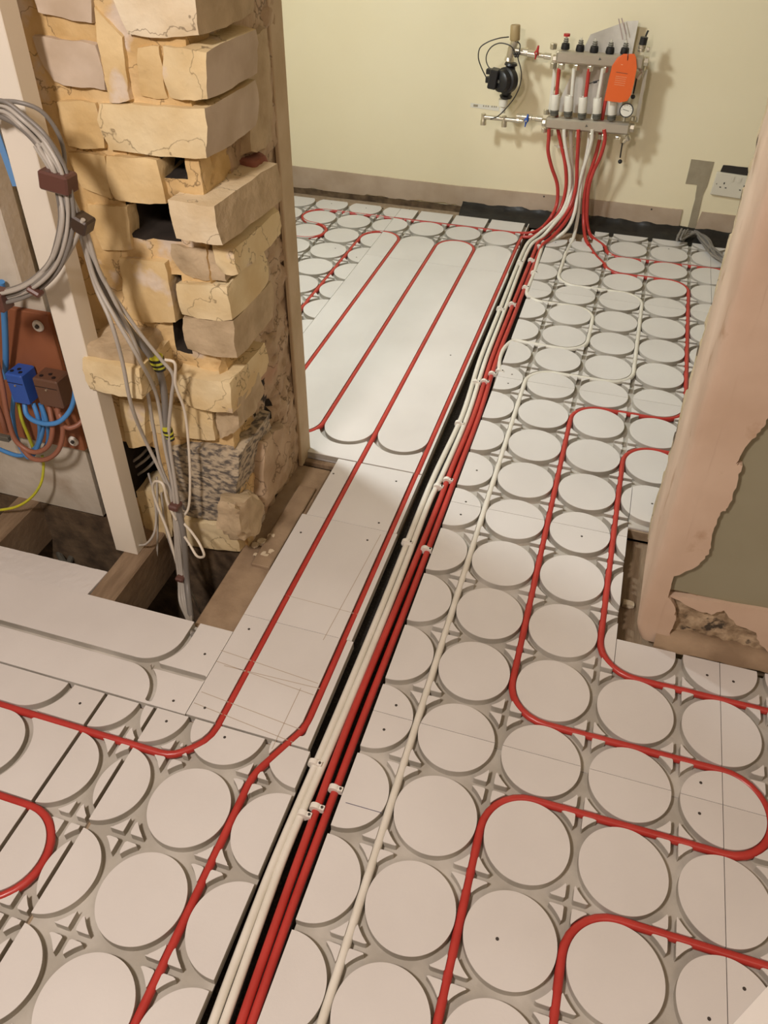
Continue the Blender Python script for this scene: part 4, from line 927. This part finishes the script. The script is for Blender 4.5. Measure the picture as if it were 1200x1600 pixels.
link('card', vs, fs, M['orange'], og)
def onTag(x, y): 
    t = (y-380)/370.0; return m5(x, y, 2.4975-t*0.017)
q = MB()
for (xa, xb, y) in ((775, 870, 540), (770, 862, 556), (768, 858, 574), (764, 856, 592), (762, 850, 610)):
    a = onTag(xa, y); b = onTag(xb, y+12); q.box((a+b)/2, ((b-a).length, 0.0008, 0.0011), rot=Matrix.Rotation(-math.atan2(b.z-a.z, b.x-a.x), 3, 'Y'))
q.box(onTag(828, 442), (0.006, 0.0008, 0.002)); q.obj('print', M['orange_print'], og)
q = MB(); a = onTag(778, 505); b = onTag(875, 520); q.box((a+b)/2, ((b-a).length, 0.0008, 0.0016), rot=Matrix.Rotation(-math.atan2(b.z-a.z, b.x-a.x), 3, 'Y')); q.obj('headline', M['brown_plastic'], og)
q = MB(); q.tube(cr([m5(880, 340, 2.50), m5(877, 370, 2.495), m5(875, 405, 2.4955)]), 0.0012, 6); q.obj('tie', M['black'], og)
lf = thing('leaflet', 'grey folded instruction leaflet tucked behind the manifold bars', 'leaflet', m5(640, 780, 2.59))
vs = []; fs = []; NN = 16
for j in range(NN+1):
    for i in range(NN+1):
        u_ = i/NN; v_ = j/NN
        xt = 560+u_*410; yt = 185-u_*150 if u_ < 0.75 else 72-(u_-0.75)*20
        xb = 250+u_*560; yb = 840+u_*40
        p = m5(xb+(xt-xb)*v_, yb+(yt-yb)*v_, 2.592-0.012*math.sin(u_*5+v_*2)); vs.append(p)
for j in range(NN):
    for i in range(NN): fs.append((j*(NN+1)+i, j*(NN+1)+i+1, (j+1)*(NN+1)+i+1, (j+1)*(NN+1)+i))
nv = len(vs); vs += [v+Vector((0, 0.0015, 0)) for v in vs]; fs += [tuple(nv+k for k in reversed(f)) for f in fs]
link('sheet', vs, fs, M['paper'], lf, True)
q = MB()
for (xa, ya, xb, yb) in ((800, 50, 835, 230), (825, 45, 862, 180)):
    a = m5(xa, ya, 2.574); b = m5(xb, yb, 2.574); q.box((a+b)/2, (0.0035, 0.001, (a-b).length), rot=Matrix.Rotation(math.atan2(a.x-b.x, a.z-b.z), 3, 'Y'))
q.obj('print', M['paper_print'], lf)
# label stuck on the wall left of the pump
q = MB(); a = m8(40, 1165, WY-0.001); b = m8(400, 1190, WY-0.001); q.box((a+b)/2, ((b-a).length, 0.0012, 0.016), rot=Matrix.Rotation(0.05, 3, 'Y'))
lb_ = thing('sticker', 'small pale sticker with grey print on the wall beside the pump pipework', 'sticker', (a+b)/2)
q.obj('label_sheet', M['white_plastic'], lb_)
q = MB(); q.box(m8(105, 1160, WY-0.002), (0.018, 0.0008, 0.008)); 
for xx in (205, 235, 262, 310, 338, 362): q.box(m8(xx, 1165+(xx-205)*0.07, WY-0.002), (0.0042, 0.0008, 0.006))
q.obj('print', M['patch'], lb_)

# ------------------------------------------------------------------ electrics on the left
bb = thing('backboard', 'red-brown electrical backboard on the grey rendered wall behind the white post', 'backboard', (-1.15, 0.48, 0.19))
q = MB(); q.box((-1.19, 0.479, 0.355), (0.235, 0.014, 0.335), bev=0.002); q.obj('panel', M['backboard'], bb)
for (x, y) in ((60, 509), (115, 689)):
    c = py(x, y, 0.471); q = MB(); q.cyl(c, c-Vector((0, 0.005, 0)), 0, n=20, prof=[(0, 0.0125), (0.7, 0.0115), (1, 0.008), (0.6, 0.005)]); ws = q.obj('washer', M['clip'], bb, smooth=True)
    q = MB(); q.cyl(c-Vector((0, 0.001, 0)), c-Vector((0, 0.0065, 0)), 0.0042, n=10); q.obj('screw', M['screw'], ws)
def term(xa, ya, xb, yb, m, lab):
    a = py(xa, ya, 0.425); b = py(xb, yb, 0.425); q = MB()
    q.box(((a.x+b.x)/2, 0.447, (a.z+b.z)/2), (abs(b.x-a.x), 0.046, abs(a.z-b.z)), bev=0.003)
    t = thing('terminal_block', lab, 'terminal block', ((a.x+b.x)/2, 0.447, b.z))
    q.obj('housing', M[m], t)
    for k in range(3):
        x_ = a.x+(b.x-a.x)*(0.25+0.25*k); q = MB(); q.cyl((x_, 0.437+(k % 2)*0.01, a.z), (x_, 0.437+(k % 2)*0.01, a.z+0.0012), 0.004, n=12); q.obj('screw_hole', M['black'], t)
    q = MB(); q.cyl(((a.x*.5+b.x*.5), 0.4245, a.z-(a.z-b.z)*0.35), ((a.x*.5+b.x*.5), 0.422, a.z-(a.z-b.z)*0.35), 0.0022, n=10); q.obj('screw', M['nickel'], t)
    q = MB(); q.box(((a.x+b.x)/2, 0.4238, a.z-(a.z-b.z)*0.28), (abs(b.x-a.x)*0.9, 0.001, 0.0012)); q.obj('lid_seam', M['black'], t)
term(6, 583, 47, 634, 'blue_plastic', 'blue terminal block joined to the brown one on the backboard')
term(49, 590, 100, 640, 'brown_plastic', 'dark brown terminal block beside the blue one on the backboard')
def cable(nm, pts, m, r, lab, cat='cable', group=None, default=0.44):
    P = [py(p[0], p[1], p[2] if len(p) > 2 else default) for p in pts]
    o = MB().tube(cr(P), r, 10).obj(nm, M[m], smooth=True); return tag(o, lab, cat, group)
Rb = 0.0048
cable('blue_cable', [(2, 440, .42), (6, 480, .43), (8, 520, .44), (9, 560, .45), (8, 590, .455)], 'cable_blue', 0.0062, 'thick blue cable dropping into the back of the blue terminal block')
cable('blue_cable', [(22, 612, .44), (20, 650, .44), (28, 690, .43), (45, 715, .43), (62, 690, .435), (68, 650, .44), (63, 630, .445)], 'cable_blue', Rb, 'blue cable in the widest loop under the terminal blocks')
cable('blue_cable', [(38, 628, .44), (42, 648, .425), (60, 660, .415), (90, 660, .415), (110, 640, .43), (118, 600, .44), (108, 540, .455), (98, 500, .46)], 'cable_blue', 0.0052, 'blue cable curving right from the blocks and up the backboard edge')
cable('blue_cable', [(52, 630, .44), (60, 655, .43), (62, 680, .44), (55, 700, .45), (30, 712, .455), (-15, 696, .455)], 'cable_blue', Rb, 'blue cable running left along the bottom of the loops')
cable('blue_cable', [(64, 632, .44), (72, 655, .435), (76, 680, .445), (70, 700, .455), (52, 708, .46)], 'cable_blue', Rb, 'short blue cable tail between the brown loops')
cable('brown_cable', [(-6, 560, .43), (3, 600, .42), (12, 650, .415), (26, 690, .415), (50, 706, .415), (74, 698, .415), (82, 670, .42), (77, 635, .44)], 'cable_brown', 0.0054, 'brown cable sweeping from the left picture edge under the blocks')
cable('brown_cable', [(34, 700, .43), (50, 716, .42), (70, 718, .42), (90, 705, .42), (98, 680, .425), (96, 655, .43), (88, 638, .44)], 'cable_brown', 0.0054, 'brown cable making the lowest loop of all')
cable('brown_cable', [(90, 632, .44), (93, 655, .43), (105, 668, .43), (120, 665, .44), (135, 650, .46)], 'cable_brown', 0.0054, 'brown cable passing behind the white post')
cable('brown_cable', [(-10, 620, .44), (2, 650, .44), (10, 675, .445)], 'cable_brown', 0.0054, 'brown cable end at the left picture edge')
cable('earth_cable', [(28, 630, .455), (34, 655, .45), (44, 680, .455), (52, 700, .46)], 'cable_yellow', 0.0038, 'green-yellow earth cable between the blue loops')
cable('earth_cable', [(66, 712, .455), (68, 730, .45), (64, 755, .44), (48, 778, .43), (25, 792, .42), (-15, 799, .41)], 'cable_yellow', 0.0032, 'yellow earth cable curling down to the left over the floor opening')
q = MB(); a = py(6, 684, .425); q.box(a, (0.03, 0.012, 0.014), bev=0.002); tag(q.obj('cable_saddle', M['darkgrey']), 'small dark saddle clip holding cables at the left picture edge', 'clip')
gb = thing('meter_box', 'pale grey box edge on the wall behind the cable coil', 'box', (-1.3, 0.45, 0.7))
q = MB(); a = py(14, 370, .44); q.box((a.x-0.09, 0.46, a.z+0.02), (0.18, 0.05, 0.26), bev=0.004); q.obj('casing', M['grey_wall'], gb)
tag(MB().box(py(10, 250, .41), (0.012, 0.002, 0.085), rot=Matrix.Rotation(-0.1, 3, 'Y')).obj('tape', M['tape_blue']), 'strip of blue tape on the white post behind the coil', 'tape')

# grey cable coil and the bundle that falls into the floor
rr = random.Random(11)
coilc = [(-30, 172), (5, 168), (35, 190), (65, 220), (90, 262), (100, 300), (104, 340), (98, 380), (84, 415), (58, 442), (28, 458), (-30, 470)]
for k in range(9):
    o_ = (k-4)*2.6; sh = rr.uniform(-1, 1); P = []
    for i, (x, y) in enumerate(coilc):
        cx_, cy_ = -10, 315; d = Vector((x-cx_, y-cy_)); d.normalize()
        P.append((x+d.x*(o_+sh)+rr.uniform(-.6, .6), y+d.y*(o_+sh)*0.9, 0.355+rr.uniform(-0.006, 0.006)-(k % 3)*0.006))
    cable('grey_cable', P, 'cable_grey' if k % 4 else 'cable_dark', 0.0034, ('grey' if k % 4 else 'dark grey')+' cable in the big coil over the white post, '+['innermost strand', 'second strand from the inside', 'third strand from the inside', 'fourth strand from the inside', 'middle strand', 'fourth strand from the outside', 'third strand from the outside', 'second strand from the outside', 'outermost strand'][k], 'cable', 'cables of the coil over the white post')
cable('grey_cable', [(-10, 158, .36), (30, 160, .36), (62, 172, .37), (85, 198, .38), (98, 228, .385), (101, 255, .375), (97, 272, .365)], 'cable_dark', 0.0034, 'single dark grey cable arching right of the coil across the brickwork')
cable('grey_cable', [(130, 343, .34), (118, 375, .345), (104, 402, .35), (82, 432, .35), (50, 455, .35), (10, 470, .35)], 'cable_grey', 0.0036, 'grey cable leaving the dark tape and joining the lower coil')
main_ = [(0, 178, .36), (30, 194, .355), (62, 226, .35), (88, 268, .35), (112, 318, .36), (130, 358, .37), (146, 410, .385), (170, 468, .40), (200, 512, .41), (232, 552, .42), (247, 575, .43)]
cable('grey_cable', main_+[(256, 610, .44), (260, 670, .44), (268, 740, .43), (278, 790, .42), (286, 830, .41), (290, 870, .40), (293, 915, .38), (299, 968, .31), (303, 992, .22)], 'cable_dark', 0.0068, 'thickest dark grey cable running from the coil down into the floor')
offs = [(-7, -2, .0), (-12, 1, .004), (5, -3, .0), (-3, 4, -.004)]
labs = ['pale grey cable along the left side of the falling bundle', 'pale grey cable swinging widest to the left over the jutting brick', 'pale grey cable on the right side of the falling bundle', 'pale grey cable on top of the falling bundle']
for k, (ox, oy, oz) in enumerate(offs):
    P = [(x+ox*0.6, y+oy, Y_-0.006+oz) for x, y, Y_ in main_[2:6]]
    mid = {0: [(150, 440, .375), (182, 500, .362), (214, 555, .362), (245, 620, .43), (258, 700, .43), (270, 760, .42)],
           1: [(150, 450, .375), (172, 500, .355), (190, 560, .360), (205, 632, .375), (228, 690, .42), (250, 735, .425), (268, 780, .42)],
           2: [(158, 430, .38), (190, 480, .40), (222, 525, .41), (252, 562, .42), (270, 585, .425), (268, 620, .43), (264, 680, .43), (276, 770, .42)],
           3: [(154, 420, .38), (184, 480, .39), (212, 540, .40), (228, 600, .42), (240, 670, .43), (252, 730, .43), (274, 785, .42)]}[k]
    end = [(280+ox*0.5, 832, .41), (284+ox*0.7, 870, .40), (287+ox*0.6, 905, .385), (292+ox*0.9, 938, .36), (297+ox*0.4, 966, .31), (300, 990, .22)]
    cable('grey_cable', P+mid+end, 'cable_grey', 0.0036, labs[k])
cable('white_cable', [(258, 562, .42), (272, 566, .42), (274, 600, .425), (288, 640, .44), (295, 700, .445), (297, 750, .44), (294, 795, .43), (285, 812, .42), (300, 832, .40), (312, 850, .38), (319, 868, .375), (308, 869, .385), (296, 850, .40), (288, 838, .405)], 'cable_white', 0.0028, 'thin white cable looping out over the grey block and back at the bottom')
cable('white_cable', [(276, 880, .40), (262, 830, .42), (246, 790, .43), (239, 765, .43), (243, 752, .42), (254, 756, .41), (262, 785, .41), (275, 812, .41)], 'cable_white', 0.0030, 'thin white cable folded in a narrow hairpin left of the bundle')
cable('white_cable', [(232, 740, .50), (240, 770, .46), (244, 810, .44), (240, 835, .42), (228, 850, .41), (218, 852, .41)], 'cable_grey', 0.0026, 'thin grey cable ending at the foot of the white post')
cable('white_cable', [(245, 745, .47), (246, 790, .45), (246, 850, .44), (243, 890, .43), (232, 920, .42), (226, 955, .41)], 'cable_grey', 0.0024, 'thin grey cable dropping alone into the dark floor hole')
cable('white_cable', [(252, 770, .45), (258, 820, .44), (270, 862, .43), (290, 905, .42), (306, 940, .41), (316, 965, .40)], 'cable_grey', 0.0024, 'thin grey cable slanting right into the floor hole')
for (x, y, wh) in ((214, 716, 'uppermost'), (222, 722, 'middle'), (226, 734, 'lowest')):
    cable('grey_cable', [(x-24, y+16, .56), (x-8, y+6, .53), (x+8, y-6, .53), (x+24, y-24, .57)], 'cable_grey', 0.0032, wh+' of the three grey cables in the low hole in the pier', 'cable', 'cables inside the low hole in the pier')
def tape(x, y, Yy, w_, h_, ang, m, lab, d=0.018):
    c = py(x, y, Yy); q = MB(); q.box(c, (w_, d, h_), rot=Matrix.Rotation(ang, 3, 'Y'), bev=0.003); tag(q.obj('tape_wrap', M[m]), lab, 'tape')
tape(91, 282, .345, 0.050, 0.030, 0.15, 'tape_brown', 'wide brown tape wrap on the upper right of the cable coil', 0.032)
tape(129, 349, .352, 0.028, 0.026, 0.45, 'tape_dark', 'dark tape wrap just below the wide brown one', 0.03)
tape(3, 468, .345, 0.024, 0.036, 0.05, 'tape_brown', 'brown tape at the left picture edge at the bottom of the coil', 0.032)
tape(55, 455, .34, 0.026, 0.010, 0.45, 'tape_brown', 'narrow brown tape on the lower strand of the coil')
tape(274, 790, .415, 0.022, 0.014, 0.1, 'tape_brown', 'brown tape round the bundle beside the grey block', 0.026)
tape(283, 902, .385, 0.020, 0.011, 0.05, 'tape_brown', 'lowest brown tape where the bundle enters the floor', 0.024)
for (x, y, Yy, r_, lab) in ((245, 565, .425, 0.014, 'yellow and black striped wrap at the waist of the falling bundle'), (262, 676, .435, 0.010, 'smaller yellow and black striped wrap lower on the bundle')):
    c = py(x, y, Yy); t = thing('striped_wrap', lab, 'cable wrap', c-Vector((0, 0, 0.01)))
    for k in range(6):
        z0 = c+Vector((0.0008*k, 0, 0.0125-k*0.0048)); q = MB(); q.cyl(z0, z0-Vector((0, 0, 0.0045)), r_*(0.9+0.1*math.sin(k)), n=16)
        q.obj('band', M['cable_yellow'] if k % 2 == 0 else M['black'], t)

fin()
